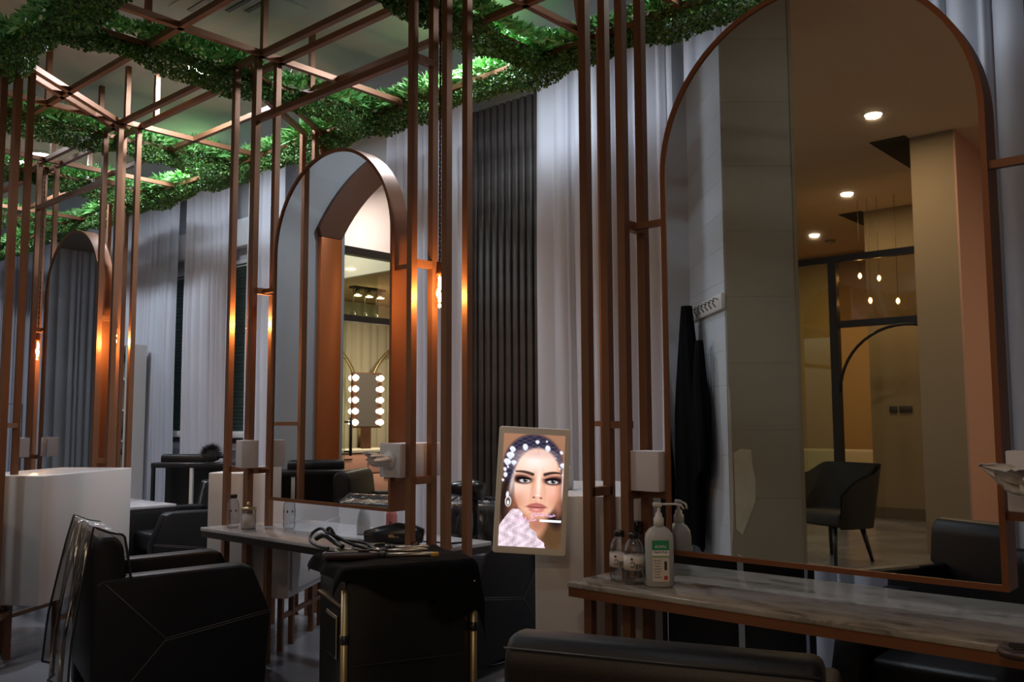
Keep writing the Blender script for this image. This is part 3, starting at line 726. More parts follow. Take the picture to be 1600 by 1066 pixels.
def paint(U, V):
    X = 90 + 490 * U; Y = 75 + 930 * V
    def C(*c): return np.array(c, float) / 255
    img = np.ones(U.shape + (3,)) * C(150, 108, 84); img[..., :] *= (1.05 - .25 * V)[..., None]
    def ell(cx, cy, rx, ry, col, soft=.12, rotd=0, op=1):
        a = radians(rotd); dx = X - cx; dy = Y - cy; x = dx * cos(a) + dy * sin(a); y = -dx * sin(a) + dy * cos(a)
        d = np.sqrt((x / rx) ** 2 + (y / ry) ** 2); m = np.clip((1 + soft - d) / (2 * soft), 0, 1) * op
        img[:] = img * (1 - m[..., None]) + C(*col) * m[..., None]
    ell(160, 640, 90, 260, (38, 26, 24), .3)                        # hair falling left
    ell(520, 860, 110, 200, (88, 62, 40), .4); ell(540, 720, 60, 120, (40, 28, 28), .3)
    ell(335, 330, 236, 255, (42, 38, 56), .06)                      # netted hair
    for k in range(13):
        for s_ in (1, -1):
            yy_ = 60 + k * 34; d = np.abs((Y - yy_) - s_ * (X - 335) * .45 - .0006 * (X - 335) ** 2)
            m = (np.clip(1 - d / 4.5, 0, 1) * .35) * (((X - 335) / 228) ** 2 + ((Y - 330) / 245) ** 2 < 1)
            img[:] = img * (1 - m[..., None]) + C(150, 140, 160) * m[..., None]
    ell(335, 800, 120, 150, (196, 140, 112), .2)                    # neck
    ell(372, 440, 186, 250, (232, 184, 158), .05); ell(372, 560, 172, 205, (230, 180, 154), .06)   # face
    ell(380, 640, 130, 118, (226, 172, 146), .3)
    ell(345, 300, 130, 75, (252, 232, 226), .8, op=.9); ell(365, 235, 120, 30, (205, 165, 160), .8, op=.5)
    ell(238, 540, 62, 66, (250, 214, 200), .8, op=.9); ell(505, 560, 42, 62, (240, 176, 160), .7, op=.8)
    ell(210, 650, 46, 95, (186, 116, 88), .8, 22, .65); ell(548, 520, 24, 170, (200, 135, 110), .7, 0, .7); ell(540, 660, 40, 70, (185, 118, 92), .8, -25, .6)
    ell(386, 490, 15, 115, (252, 226, 214), .6, 0, .85); ell(340, 500, 12, 90, (196, 140, 116), .8, 5, .5); ell(430, 500, 11, 90, (205, 150, 125), .8, -5, .45)
    ell(372, 200, 4, 32, (190, 150, 140), .6, 0, .6)
    for cx, sg in ((268, 1), (490, -1)):
        for q in range(9):                                          # arched brows that thin outwards
            t_ = q / 8; bx = cx + sg * (-66 + 132 * t_) if sg > 0 else cx + 60 - 118 * t_
            by = (390 + 18 * t_ ** 1.3 - 7 * sin(pi * t_)) if sg > 0 else (388 + 17 * t_ ** 1.3 - 7 * sin(pi * t_))
            ell(bx, by, 13, 6 + 7 * t_ ** .7, (50, 32, 28), .45, 0, .9)
        ell(cx - 12 * sg, 448, 74, 36, (128, 72, 56), .5, 3 * sg, .85); ell(cx - 22 * sg, 452, 60, 30, (44, 24, 24), .4, 4 * sg)
        ell(cx, 458, 56, 26, (30, 20, 22), .35, 0); ell(cx + 6, 464, 42, 16, (205, 196, 196), .2, 0)
        ell(cx + 10, 461, 19, 18, (92, 84, 84), .2); ell(cx + 10, 461, 9, 9, (15, 12, 14), .3); ell(cx + 17, 453, 4, 4, (250, 250, 250), .3)
        ell(cx - 2, 444, 58, 7, (14, 10, 12), .4, 2 * sg)
    ell(384, 585, 40, 20, (222, 164, 140), .4); ell(384, 578, 18, 12, (250, 222, 208), .6); ell(352, 597, 10, 6, (105, 58, 50), .5); ell(410, 600, 10, 6, (105, 58, 50), .5)
    ell(376, 636, 12, 16, (205, 148, 126), .6, 0, .6)
    ell(352, 664, 46, 19, (178, 100, 92), .2, -12); ell(404, 664, 44, 19, (178, 100, 92), .2, 12); ell(378, 672, 78, 16, (172, 96, 90), .2)
    ell(378, 692, 60, 27, (196, 116, 108), .18); ell(376, 677, 72, 4, (84, 38, 38), .5)
    ell(376, 698, 28, 9, (232, 168, 158), .6, 0, .8); ell(380, 740, 60, 16, (196, 136, 112), .6, 0, .6); ell(250, 760, 60, 40, (150, 98, 78), .7, 35, .6)
    # lace dress
    dress = (Y > 700) & (Y > 868 - 190 * np.clip((X - 80) / 120, 0, 1) ** .8) & (X < 235 + 250 * np.clip((Y - 690) / 330, 0, 1) ** 1.1 + 10 * np.sin(Y * .08))
    ell(395, 815, 60, 50, (170, 112, 90), .5, 0, .8)
    n1 = (np.sin(X * .19 + 2 * np.sin(Y * .09)) * np.sin(Y * .17 + 2 * np.sin(X * .07))) * .5 + .5
    n2 = np.sin(X * .06 + 1.5 * np.sin(Y * .045)) * np.sin(Y * .05 + X * .02) * .5 + .5
    col = C(216, 208, 220) * (.74 + .14 * n1[..., None] + .24 * n2[..., None]) + C(12, 0, 0)
    img[dress] = np.clip(col, 0, 1)[dress]
    for fx, fy, fr_ in ((265, 182, 26), (445, 186, 26), (360, 135, 17), (165, 205, 26), (150, 255, 32), (128, 310, 30), (180, 315, 22), (118, 420, 20), (112, 375, 16), (570, 320, 22), (555, 215, 15), (100, 465, 12), (435, 128, 9), (548, 350, 9), (440, 275, 5), (400, 240, 5), (510, 262, 5), (190, 395, 7), (135, 355, 10), (573, 400, 8)):
        ell(fx, fy, fr_, fr_ * .8, (226, 228, 240), .18, fx * 3 % 90); ell(fx, fy + fr_ * .55, fr_ * .5, fr_ * .6, (214, 218, 234), .2)
    ell(575, 450, 8, 130, (216, 200, 206), .5, 0, .8); ell(175, 470, 14, 90, (236, 214, 206), .6, 8, .7)
    ell(142, 585, 12, 28, (225, 225, 230), .2); ell(150, 640, 25, 44, (225, 222, 226), .12); ell(150, 642, 17, 34, (90, 70, 66), .15); ell(150, 650, 9, 18, (235, 235, 238), .2)
    m = (X > 405) & (X < 576) & (Y > 776) & (Y < 794); img[m] = C(244, 240, 244)
    return np.clip(img, 0, 1)
nu, nv = 130, 246; SW, SH = .256, .462
uu, vv = np.meshgrid((np.arange(nu) + .5) / nu, (np.arange(nv) + .5) / nv); im = paint(uu, vv)
lin = np.where(im <= .04045, im / 12.92, ((im + .055) / 1.055) ** 2.4)
g = MB().grid(lambda u, v: rot(-SW / 2 + SW * u, -.0015, SH / 2 - SH * v), nu, nv, False)
pic = g.build('screen_picture', 'white_plastic', sc_)
me = pic.data; at = me.color_attributes.new('picture', 'FLOAT_COLOR', 'CORNER')
buf = np.ones((len(me.polygons), 4, 4)); buf[:, :, :3] = lin.reshape(-1, 1, 3)
at.data.foreach_set('color', buf.reshape(-1))
m = bpy.data.materials.new('screen_light'); m.use_nodes = True; nt = m.node_tree; nt.nodes.clear()
a = nt.nodes.new('ShaderNodeVertexColor'); a.layer_name = 'picture'; e = nt.nodes.new('ShaderNodeEmission'); e.inputs[1].default_value = 1.25; oo = nt.nodes.new('ShaderNodeOutputMaterial')
nt.links.new(a.outputs[0], e.inputs[0]); nt.links.new(e.outputs[0], oo.inputs[0]); me.materials.clear(); me.materials.append(m)
mat('text_pink', (.9, .5, .8), .5, emit=(.95, .55, .85), es=.95)
# two lines of lettering in their joined forms, stored in reading order of the eye (left to right)
l1 = '\ufe8e\ufea5'
line1 = [0xfe9d, 0xfe8e, 0xfef4, 0xfedc, 0xfee4, 0xfedf, 0xfe8d, 0x20, 0xfe93, 0xfeae, 0xfef4, 0xfe92, 0xfea7]
line2 = [0xfef1, 0xfead, 0xfeaa, 0xfee8, 0xfedc, 0xfedf, 0xfe8d, 0x20, 0xfee5, 0xfe8e, 0xfee8, 0xfea3]
rx_ = (Matrix.Rotation(radians(3.2), 3, 'Y') @ Matrix.Rotation(radians(-4), 3, 'X') @ Matrix.Rotation(pi / 2, 3, 'X')).to_euler()
def uvp(px, py): return rot(-SW / 2 + SW * (px - 90) / 490, -.003, SH / 2 - SH * (py - 75) / 930)
text('lettering', ''.join(map(chr, line1)), .019, 'text_pink', sc_, uvp(434, 745), rx_, ext=0, off=.0005)
text('lettering', ''.join(map(chr, line2)), .019, 'text_pink', sc_, uvp(288, 788), rx_, ext=0, off=.0005)

# ------------------------------------------------------------------ far left: shelf rack, black robes, duster, cart
sh = thing('shelf_rack', 'narrow white shelf rack with dryers seen between the far posts', 'shelf', (-10.2, 4.75, 0), radians(10))
MB().box((0, .12, 1.15), (.36, .02, 2.3)).build('back_panel', 'white_plastic', sh)
for sx in (-1, 1): MB().box((sx * .18, 0, 1.15), (.02, .26, 2.3)).build('side_panel', 'white_plastic', sh)
for z_ in (.1, .5, .85, 1.2, 1.55, 1.9, 2.29): MB().box((0, 0, z_), (.36, .26, .02)).build('shelf', 'white_plastic', sh)
for z_ in (2.02,):
    ri = MB().tube([(.1 * cos(a * pi / 8), -.1, z_ + .12 + .1 * sin(a * pi / 8)) for a in range(17)], .014, 8).build('dryer_ring', 'black_plastic'); ri.location = sh.location; ri.rotation_euler = sh.rotation_euler
    tag(ri, 'round black ring on the upper shelf of the white rack', 'dryer')
cd = MB().tube([(.1, -.12, 1.45), (.13, -.13, 1.3), (.11, -.14, 1.15), (.14, -.13, 1.05)], .02, 8).build('hanging_hose', 'black_plastic'); cd.location = sh.location; cd.rotation_euler = sh.rotation_euler
tag(cd, 'black hose hanging in front of the white shelf rack', 'hose')
def robe(name, loc, rz, label, L, w0=.09, w1=.24, seed=0, m='black_cloth', d=.09):
    r = random.Random(seed); p1, p2 = r.uniform(0, 6), r.uniform(0, 6)
    def fn(u, v):
        a = 2 * pi * u; wv = w0 + (w1 - w0) * min(1, v * 2.2) ** .7 + .02 * sin(v * 7 + p1)
        rr = 1 + .10 * sin(5 * a + p2) * v + .05 * sin(9 * a + v * 4)
        sx = -.03 * v * sin(p1)
        return (wv * cos(a) * rr + sx, d * (.5 + .5 * min(1, v * 3)) * sin(a) * rr, -L * v + .03 * sin(3 * a + p1) * (v > .98))
    o = MB().grid(fn, 40, 24).build(name, m); o.location = loc; o.rotation_euler = (0, 0, rz); tag(o, label, 'robe'); return o
robe('hanging_robe', (-10.9, 3.62, 1.6), radians(40), 'black robe hanging behind the posts at the far left edge', 1.25, .06, .16, 3)
rk = thing('garment_rail', 'slim dark rail holding the robe at the far left edge', 'rail', (-10.9, 3.62, 0), radians(40))
MB().tube([(-.3, 0, .02), (-.3, 0, 1.62), (.3, 0, 1.62), (.3, 0, .02)], .012, 8).build('rail_tube', 'black_metal', rk)
MB().tube([(-.3, -.2, .015), (-.3, .2, .015)], .012, 8).build('foot', 'black_metal', rk); MB().tube([(.3, -.2, .015), (.3, .2, .015)], .012, 8).build('foot', 'black_metal', rk)
ct = thing('salon_cart', 'black tool cart with a pale leg in front of the left curtains', 'cart', (-8.15, 4.52, 0), radians(35))
MB().box((0, 0, 1.0), (.78, .30, .05)).build('top_tray', 'black_plastic', ct, bevel=.01)
MB().box((-.16, .08, 1.05), (.46, .12, .10)).build('padded_pillow', 'leather', ct, bevel=.03)
MB().box((0, 0, .55), (.74, .28, .04)).build('lower_tray', 'black_plastic', ct, bevel=.01)
MB().box((0, .1, .55), (.72, .03, .85)).build('back_board', 'black_plastic', ct)
for sx, mm_ in ((-.37, 'black_plastic'), (.02, 'white_plastic'), (.37, 'black_plastic')): MB().box((sx, -.13, .5), (.03, .03, 1.0)).build('leg', mm_, ct)
dup(ct, (-2.35, 4.42, 0), radians(30), 'black cart with a pale leg behind the gap under the right mirror')
dup(ct, (-6.2, 1.66, 0), radians(125), 'black cart with a pale leg beside the archway, seen in the middle mirror')
du = thing('neck_duster', 'fluffy dark neck duster with curved handle on the far cart', 'brush', (-7.93, 4.55, 1.03), radians(35))
fz = MB()
for k in range(1500):
    a, b_ = random.uniform(0, 2 * pi), random.uniform(-.2, 1); d_ = Vector((cos(a) * sqrt(max(0, 1 - b_ * b_)), sin(a) * sqrt(max(0, 1 - b_ * b_)), b_)); p = d_ * .03 + Vector((0, 0, .08)); q = Vector((0, 0, .07)) + d_ * random.uniform(.09, .125) + Vector((random.gauss(0, .01), 0, random.gauss(0, .01)))
    s_ = d_.orthogonal().normalized() * .003; fz.add([p - s_, p + s_, q], [(0, 1, 2)])
fz.build('bristles', 'fuzz', du, kind='stuff')
MB().lathe([(.02, 0), (.07, .02), (.09, .07), (.05, .12), (.01, .13)], n=16).build('core', 'fuzz', du)
MB().tube([(.05, 0, .05), (.11, 0, .06), (.16, 0, .04), (.19, 0, -.01)], .022, 10).build('handle', 'black_plastic', du)

# floor cables, plug, stool bits
o = MB().tube([(-5.0, 1.6, .01), (-4.9, 1.75, .012), (-4.7, 1.9, .01), (-4.6, 2.3, .01)], .006, 6).tube([(-5.2, 1.75, .01), (-4.95, 1.95, .01), (-4.85, 2.15, .01)], .006, 6).build('floor_cable', 'black_plastic')
tag(o, 'black cables lying on the floor at the lower left', 'cable')
pg = thing('cable_plug', 'small green plug standing on the floor left of the trolley', 'plug', (-3.22, 2.22, 0))
MB().lathe([(.02, .0), (.022, .05), (.012, .07)], n=12).build('plug_body', 'green_plug', pg)
MB().tube([(.02, 0, .03), (.10, -.02, .02), (.22, .02, .008), (.35, 0, .008)], .005, 6).build('plug_cord', 'black_plastic', pg)
bag = thing('tool_bag', 'black crumpled bag hanging low at the right side of the trolley', 'bag', (-2.32, 2.83, 0), radians(30))
MB().lathe([(.05, 0), (.10, .03), (.11, .16), (.09, .26), (.10, .30), (.05, .32)], n=14, sy=.7).build('bag_body', 'black_cloth', bag)
MB().tube([(.08, 0, .29), (.13, 0, .31), (.15, 0, .28)], .014, 8).build('bag_strap', 'black_cloth', bag)
rb = thing('round_brush', 'round dark vented brush head at the lower right edge of the right table', 'brush', (-.60, 2.66, .815), radians(20))
MB().lathe([(.02, -.012), (.055, -.01), (.062, 0), (.055, .012), (.02, .014)], n=24).build('brush_head', 'brown_plastic', rb)
for k in range(4): MB().box((0, -.03 + k * .02, .0145), (.07 - abs(k - 1.5) * .01, .006, .003)).build('vent', 'black_plastic', rb)
MB().tube([(.05, 0, 0), (.18, .03, .0), (.22, .04, 0)], .012, 8).build('handle', 'brown_plastic', rb)

# ------------------------------------------------------------------ ceiling fixtures
for i, (x, y, lb) in enumerate(((-9.2, 3.36, 'bright round ceiling light at the far left between beams'), (-6.0, 3.3, 'bright round ceiling light behind the garland at the top left'), (-9.55, 3.36, 'second bright round light beside the far left one'))):
    t = thing('ceiling_light', lb, 'light', (x, y, ZC))
    MB().lathe([(.13, -.02), (.14, -.012), (.14, 0)], n=28).build('rim', 'white_plastic', t)
    MB().lathe([(.11, -.024), (.115, -.018)], n=28).build('diffuser', 'light_panel', t)
ac = thing('air_vent', 'slotted air conditioning vent in the ceiling at the top', 'vent', (-4.95, 2.95, ZC), 0)
MB().box((0, 0, -.006), (.62, .62, .012)).build('vent_frame', 'ceiling', ac, bevel=.003)
for k in range(4): MB().box((.0 + .04 * k, -.20 + k * .085, -.014), (.50 - k * .09, .03, .01)).build('vent_slot', 'black_metal', ac)
for i, (x, y, _) in enumerate(FAR_DL):
    t = thing('ceiling_light', ['nearest, highest of three warm ceiling lights in the right mirror', 'middle of the three warm ceiling lights in the right mirror', 'lowest of the three warm ceiling lights in the right mirror'][i], 'light', (x, y, ZF))
    MB().lathe([(.085, -.012), (.095, -.008), (.095, 0)], n=24).build('rim', 'white_plastic', t)
    MB().lathe([(.078, -.016), (.082, -.012)], n=24).build('diffuser', 'light_panel_warm', t)
sp = thing('smoke_detector', 'small dark detector on the ceiling beside the lowest warm light', 'detector', (-6.05, -9.1, ZF))
MB().lathe([(.05, -.05), (.08, -.03), (.09, 0)], n=16).build('housing', 'far_grey', sp)

# ------------------------------------------------------------------ room seen in the right mirror
A_, B_, K_, E_, F_ = (-4.15, VY(5.58)), (-3.58, VY(6.11)), (-2.92, VY(5.44)), (-2.565, VY(5.75)), (-3.35, VY(6.75))
MB().prism([A_, B_, K_, E_, F_, (-4.6, VY(6.2))], 0, ZF).build('wall_hooks', 'wallpaper_grey', kind='structure')
hk = bpy.data.objects['wall_hooks']
# separate beige face and dark end strip
ek = Vector((E_[0] - K_[0], E_[1] - K_[1], 0)); L_ = ek.length; ek.normalize(); nk = Vector((-ek.y, ek.x, 0))
if nk.dot(Vector((0, 1, 0))) < 0: nk = -nk
ang = math.atan2(ek.y, ek.x)
def onbeige(u, z, off): return Vector((K_[0], K_[1], 0)) + ek * u + nk * off + Vector((0, 0, z))
for k in range(10):      # wallpaper courses
    z0_, z1_ = k * .45, (k + 1) * .45 - .0012
    MB().box(onbeige(L_ / 2, (z0_ + z1_) / 2, .004), (L_, .008, z1_ - z0_), rz=ang).build('wallpaper_sheet', 'wallpaper_beige', hk)
MB().box(onbeige(L_ + .008, ZF / 2, -.03), (.022, .09, ZF - .01), rz=ang).build('trim_1', 'far_grey', kind='structure')
tn = MB(); pp = [(.03, .80), (.025, 1.30), (.07, 1.325), (.14, 1.32), (.15, 1.2), (.165, 1.12), (.16, .98), (.12, .88), (.07, .76)]
tn.extr(pp, lambda u, v, w: tuple(onbeige(u, v - .10, w)), .0085, .011); tn.build('torn_patch', 'bare_plaster', hk)
MB().extr([(.03, .55), (.035, .64), (.07, .62), (.09, .56), (.05, .49)], lambda u, v, w: tuple(onbeige(u, v - .1, w)), .0085, .011).build('torn_patch', 'bare_plaster', hk)
MB().extr([(.0, .7), (.0, 1.75), (.012, 1.7), (.018, 1.1), (.012, .8)], lambda u, v, w: tuple(onbeige(u, v - .1, w)), .0085, .0105).build('torn_patch', 'bare_plaster', hk)
# grey side: stacked panels with joints
bk = Vector((B_[0] - K_[0], B_[1] - K_[1], 0)); LB = bk.length; bk.normalize(); nb = Vector((-bk.y, bk.x, 0))
if nb.dot(Vector((-1, 1, 0))) < 0: nb = -nb
angb = math.atan2(bk.y, bk.x)
def onside(u, z, off): return Vector((K_[0], K_[1], 0)) + bk * u + nb * off + Vector((0, 0, z))
for k in range(19):
    z0_ = k * .236; z1_ = z0_ + .2345
    MB().box(onside(LB / 2, (z0_ + z1_) / 2, .004), (LB - .004, .008, z1_ - z0_), rz=angb).build('wall_panel', 'wallpaper_grey', hk)
ra = thing('coat_rack', 'white wall rail with wire hooks, seen in the right mirror', 'coat rack', onside(.42, 2.22, .02), angb)
MB().box((0, 0, 0), (.86, .03, .11)).build('rail', 'white_plastic', ra, bevel=.004)
sg = 1 if (Matrix.Rotation(angb, 3, 'Z') @ Vector((0, 1, 0))).dot(nb) > 0 else -1
for k in range(8):
    x = -.36 + k * .10
    MB().tube([(x, sg * .016, .02), (x, sg * .05, .025), (x, sg * .055, -.01), (x, sg * .035, -.035)], .004, 6).build('hook', 'black_metal', ra)
robe('hanging_robe', onside(.60, 2.26, .12), angb, 'long black robe hanging from the white rail', 1.75, .05, .23, 5, d=.08)
robe('hanging_robe', onside(.34, 1.98, .10), angb, 'shorter black robe sleeve side beside the long black robe', .95, .04, .10, 9, d=.05)
ra2 = thing('coat_rack', 'small end of a second white hook rail by the mirror frame', 'coat rack', (-3.80, VY(5.88), 2.14), radians(-41))
MB().box((0, .0, 0), (.12, .03, .11)).build('rail', 'white_plastic', ra2, bevel=.004)
MB().tube([(0, .016, .02), (0, .05, .025), (0, .055, -.01), (0, .035, -.03)], .004, 6).build('hook', 'black_metal', ra2)
robe('hanging_robe', (-3.78, VY(5.80), 2.10), radians(-41), 'black garment beside the mirror frame, under the small rail end', 1.6, .03, .16, 11, d=.06)

# far pillars
def pbox(name, x0, x1, y0, y1, m, z1=ZF):
    return MB().box(((x0 + x1) / 2, (y0 + y1) / 2, z1 / 2), (abs(x1 - x0), abs(y1 - y0), z1)).build(name, m, kind='structure')
pbox('wall_pillar', -3.13, -2.69, VY(10.08), VY(11.9), 'pillar_beige')
MB().box((-2.68, VY(10.99), ZF / 2), (.02, 1.82, ZF)).build('wall_pink', 'pillar_pink', kind='structure')
MB().box((-.8, VY(12.0), ZF / 2), (3.6, .1, ZF)).build('wall_blush', 'pillar_pink', kind='structure')
p3 = pbox('wall_recess', -4.82, -3.5, VY(13.28), VY(13.9), 'far_grey')
MB().box((-3.33, VY(10.9), ZF - .004), (.38, 1.9, .01)).build('recess_shade_1', 'slat_back', kind='structure')  # dark sheet painting the shade of a ceiling recess beside the pillar
MB().box((-5.0, VY(13.7), ZF - .004), (.34, 1.0, .01)).build('recess_shade_2', 'slat_back', kind='structure')  # same painted recess shade, beside the farther pillar
MB().box((-4.16, VY(13.28) + .01, .08), (1.32, .02, .16)).build('baseboard_recess', 'skirting', kind='structure')
for x, w_ in ((-4.50, .11), (-4.33, .18)):
    s_ = MB().box((x, VY(13.28) + .012, 1.56), (w_, .02, .09)).build('wall_switch', 'switch', bevel=.004)
    tag(s_, 'narrow left dark switch plate on the far recess wall' if w_ == .11 else 'wide right dark switch plate on the far recess wall', 'switch')
# glass partition
gp = MB()
yv = VY(12.0)
gp.bar((-6.4, yv, 3.60), (-3.2, yv, 3.60), .09).bar((-4.80, yv, 0), (-4.80, yv, 3.60), .11).bar((-4.80, yv, 2.70), (-3.2, yv, 2.70), .09)
go = gp.build('wall_glass', 'black_metal', kind='structure')
MB().box((-4.0, yv, 3.15), (1.5, .012, .84)).build('pane', 'partition_glass', go)
MB().box((-5.6, yv, 1.8), (1.5, .012, 3.5)).build('pane', 'door_glass', go)
MB().tube([(-3.87 - .86 * cos(a * pi / 24), yv + .06, 1.78 + .86 * sin(a * pi / 24)) for a in range(25)], .02, 6).build('arch_trim', 'black_metal', go)
for k, (x, z_) in enumerate(((-4.62, 3.42), (-4.36, 3.36), (-4.49, 3.06), (-4.12, 3.02))):  # added bulbs imitating pendant reflections on the glass
    t = thing('bulb_reflection', ('upper left', 'upper right', 'lower left', 'lower right')[k] + ' made-up tiny bulb standing in for a reflection in the partition glass', 'lamp', (x, VY(12.5), z_))
    MB().lathe([(.005, -.04), (.022, -.015), (.022, .01), (.008, .035)], n=12).build('bulb', 'bulb_on', t)
    MB().tube([(0, 0, .03), (0, 0, ZF - z_)], .003, 5).build('cord', 'black_metal', t)
so = thing('low_sofa', 'pale low sofa behind the far black chair', 'sofa', (-6.3, VY(15.3), 0))
MB().box((0, -.25, .45), (2.2, .2, .9)).build('backrest', 'sofa', so, bevel=.05); MB().box((0, .1, .22), (2.2, .7, .42)).build('seat', 'sofa', so, bevel=.05)
lp = thing('table_lamp', 'small curved white stand beside the far black chair', 'lamp', (-4.95, VY(10.2), 0))
MB().lathe([(.16, .40), (.16, .43)], n=20).lathe([(.02, 0), (.02, .4)], n=10).build('side_table', 'white_plastic', lp)
MB().tube([(-.06, 0, .43), (-.06, 0, .62), (-.01, 0, .72), (.05, 0, .70), (.08, 0, .60), (.09, 0, .45)], .014, 8).build('curved_arm', 'white_plastic', lp)
dc = thing('dining_chair', 'dark upholstered tub chair with splayed legs, seen in the right mirror', 'chair', (-3.72, VY(9.05), 0), radians(22))
MB().extr([(-.30, -.26), (.30, -.26), (.32, .24), (-.32, .24)], lambda u, v, w: (u, v, w), .36, .50).build('seat', 'dark_chair', dc, bevel=.03)
def shell(u, v):
    a = radians(-125 + 250 * u); top = .97 - .30 * max(0, (abs(u - .5) * 2 - .42) / .58) ** 1.3; z = .34 + (top - .34) * v; r_ = .29 + .07 * v
    sq = lambda q: math.copysign(abs(q) ** .62, q)
    return (r_ * sq(sin(a)) * 1.05, -r_ * sq(cos(a)) * .95 - .02, z)
ms = MB().grid(shell, 36, 10); ms.grid(lambda u, v: tuple(Vector(shell(u, v)) * 1 + Vector((.0, 0, 0)) + Vector((shell(u, v)[0] * .13, shell(u, v)[1] * .13, 0))), 36, 10)
ms.build('back_shell', 'dark_chair', dc)
for sx in (-1, 1):
    for sy in (-1, 1): MB().tube([(sx * .20, sy * .18, .38), (sx * .27, sy * .25, 0)], .02, 8, [.028, .016]).build('leg', 'black_metal', dc)

# ------------------------------------------------------------------ copper archway and makeup room seen in the middle mirror
XW = -6.6
def wy(yv): return VY(yv)
# wall with opening: left pier, header
cyv, cz, Ri, Ro = 6.87, 2.12, 2.1, 2.36
ops = [(5.0, 3.07)] + [(cyv - Ri * cos(a), cz + Ri * sin(a)) for a in np.radians(np.linspace(27, 64, 10))]
pier = [(4.2, 0), (5.0, 0)] + ops + [(ops[-1][0], ZF), (4.2, ZF)]
MB().extr(pier, lambda u, v, w: (w, wy(u), v), XW - .14, XW).build('wall_arch', 'wall_grey', kind='structure')
far = [(8.9, 0), (10.5, 0), (10.5, ZF), (ops[-1][0], ZF), (ops[-1][0], 4.02), (7.2, 4.0), (8.2, 3.75), (8.9, 3.2)]
MB().extr(far, lambda u, v, w: (w, wy(u), v), XW - .14, XW).build('wall_arch_side', 'wall_grey', kind='structure')
at_ = thing('arch_surround', 'broad copper clad archway surround seen in the middle mirror', 'archway', (XW, wy(5.0), 0))
loc = lambda u, v, w: (w + .004, wy(u) - wy(5.0), v)
MB().extr([(4.77, 0), (5.0, 0), (5.0, 3.07), (4.77, 3.07)], loc, .0, .05).build('jamb_panel', 'copper_panel', at_, bevel=.003)
an = np.radians(np.linspace(24, 66, 16))
band = [(4.77, 3.075), (5.0, 3.075)] + [(cyv - Ri * cos(a), cz + Ri * sin(a)) for a in np.radians(np.linspace(28, 64, 12))] + [(cyv - Ro * cos(a), min(ZC, cz + Ro * sin(a))) for a in np.radians(np.linspace(56, 26, 12))]
MB().extr(band, loc, .0, .05).build('arch_band', 'copper_dark', at_)
# shopfront in the arch
dg = MB().bar((XW - .10, wy(5.0), 3.02), (XW - .10, wy(8.8), 3.02), .075).bar((XW - .10, wy(5.0), 2.38), (XW - .10, wy(8.8), 2.38), .06).build('door_1', 'black_metal', kind='structure')
MB().box((XW - .10, wy(5.09), 1.19), (.016, .17, 2.36)).build('door_panel', 'door_glass', dg)
MB().box((XW - .10, wy(6.9), 2.70), (.012, 3.7, .6)).build('pane', 'door_glass', dg)
MB().box((XW - .09, wy(5.05), 2.33), (.05, .06, .1)).build('hinge', 'black_metal', dg)
MB().tube([(XW - .03, wy(5.19), 1.10), (XW - .03, wy(5.19), 1.45)], .014, 8).tube([(XW - .03, wy(5.19), 1.14), (XW - .03, wy(5.12), 1.14)], .009, 6).tube([(XW - .03, wy(5.19), 1.41), (XW - .03, wy(5.12), 1.41)], .009, 6).build('door_handle', 'black_metal', dg)
# room
MB().box((-8.35, .94, 2.02), (3.5, .1, 4.04)).build('wall_makeup_near', 'wall_grey', kind='structure')
MB().box((-10.05, -1.6, 2.02), (.1, 5.8, 4.04)).build('wall_makeup_left', 'cream', kind='structure')
MB().box((-8.35, -4.45, 2.02), (3.5, .1, 4.04)).build('wall_makeup_back', 'cream', kind='structure')
MB().box((-8.35, -2.4, 3.10), (3.3, 4.0, .06)).build('ceiling_makeup', 'orange_soffit', kind='structure')
MB().box((-8.35, -.40, 3.55), (3.3, .06, .98)).build('wall_bulkhead', 'pink_wall', kind='structure')
curtain(-4.3, 1.1, 'cream curtain inside the lit makeup room', y=-9.8, seed=12, along='y', z1=3.05, m='curtain_cream')
vn = thing('vanity_mirror', 'bulb-lit vanity mirror in the makeup room, seen in the middle mirror', 'mirror', (-8.95, wy(7.25), 1.68), radians(100))
MB().box((0, 0, 0), (.42, .05, .70)).build('mirror_board', 'copper_dark', vn, bevel=.01)
MB().box((0, .0, 0), (.28, .06, .66)).build('mirror_glass', 'mirror', vn)
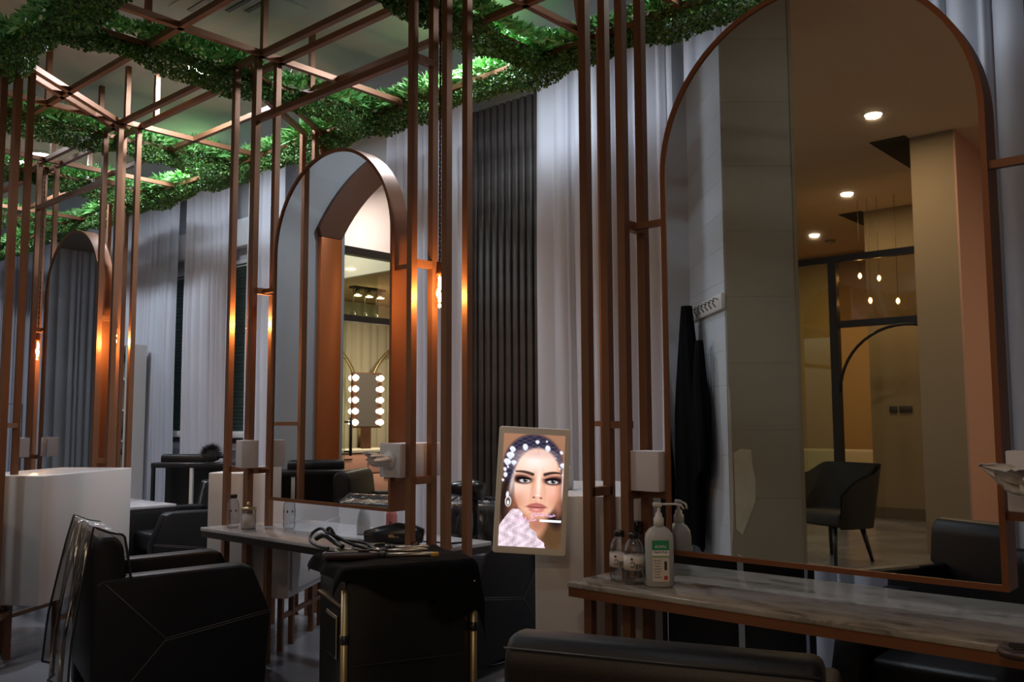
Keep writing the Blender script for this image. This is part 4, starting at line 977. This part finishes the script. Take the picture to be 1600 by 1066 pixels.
for sx in (-1, 1):
    for k in range(5):
        for sy in (-1, 1):
            MB().lathe([(.005, -.04), (.035, -.02), (.042, 0), (.035, .02), (.005, .04)], (sx * .18, sy * .05, -.28 + k * .14), 12).build('bulb', 'bulb_white', vn)
MB().box((0, 0, -.5), (.12, .05, .32)).build('stand', 'copper_dark', vn)
va = thing('vanity_counter', 'pink drawer counter in the makeup room', 'counter', (-9.0, wy(7.4), 0))
MB().box((0, 0, 1.05), (.62, 1.9, .04)).build('countertop', 'cream', va, bevel=.006)
MB().box((0, 0, .53), (.56, 1.86, 1.0)).build('carcass', 'drawer_gap', va)
for k in range(4):
    for j in range(3):
        d = MB().box((.29, -.62 + j * .62, .15 + k * .25), (.02, .60, .235)).build('drawer', 'pink_drawer', va, bevel=.003)
        MB().box((.305, -.62 + j * .62, .21 + k * .25), (.012, .12, .01)).build('handle', 'black_metal', d)
for k, (y0, s_) in enumerate(((7.62, -1), (7.75, 1))):
    o = MB().tube([(-9.55, wy(y0 + s_ * (.75 - .75 * cos(a * pi / 20))), 1.6 + .9 * sin(a * pi / 20)) for a in range(11)] , .025, 8).tube([(-9.55, wy(y0), 1.05), (-9.55, wy(y0), 1.62)], .025, 8).build('gold_arch', 'gold')
    tag(o, ['left curved gold arch rim behind the vanity', 'right curved gold arch rim behind the vanity'][k], 'arch')
tk = thing('spotlight_cluster', 'cluster of six small spotlights in the makeup room', 'light', (-8.7, wy(7.05), 3.07))
MB().box((0, 0, -.015), (.1, .5, .03)).build('spot_bar', 'black_metal', tk)
for k in range(3):
    for zz in (-.06, -.34):
        y_ = -.2 + k * .18 + (.06 if zz < -.3 else 0)
        h_ = MB().tube([(.0, y_, 0), (.0, y_, zz)], .006, 6).lathe([(.02, 0), (.035, .02), (.035, .06), (.02, .075)], (0, y_, zz - .05), 12).build('spot_head', 'steel_rod', tk)
        MB().lathe([(.001, -.002), (.045, -.002), (.045, .006)], (0.012, y_, zz - .055), 14).build('lens', 'spot_on', h_)
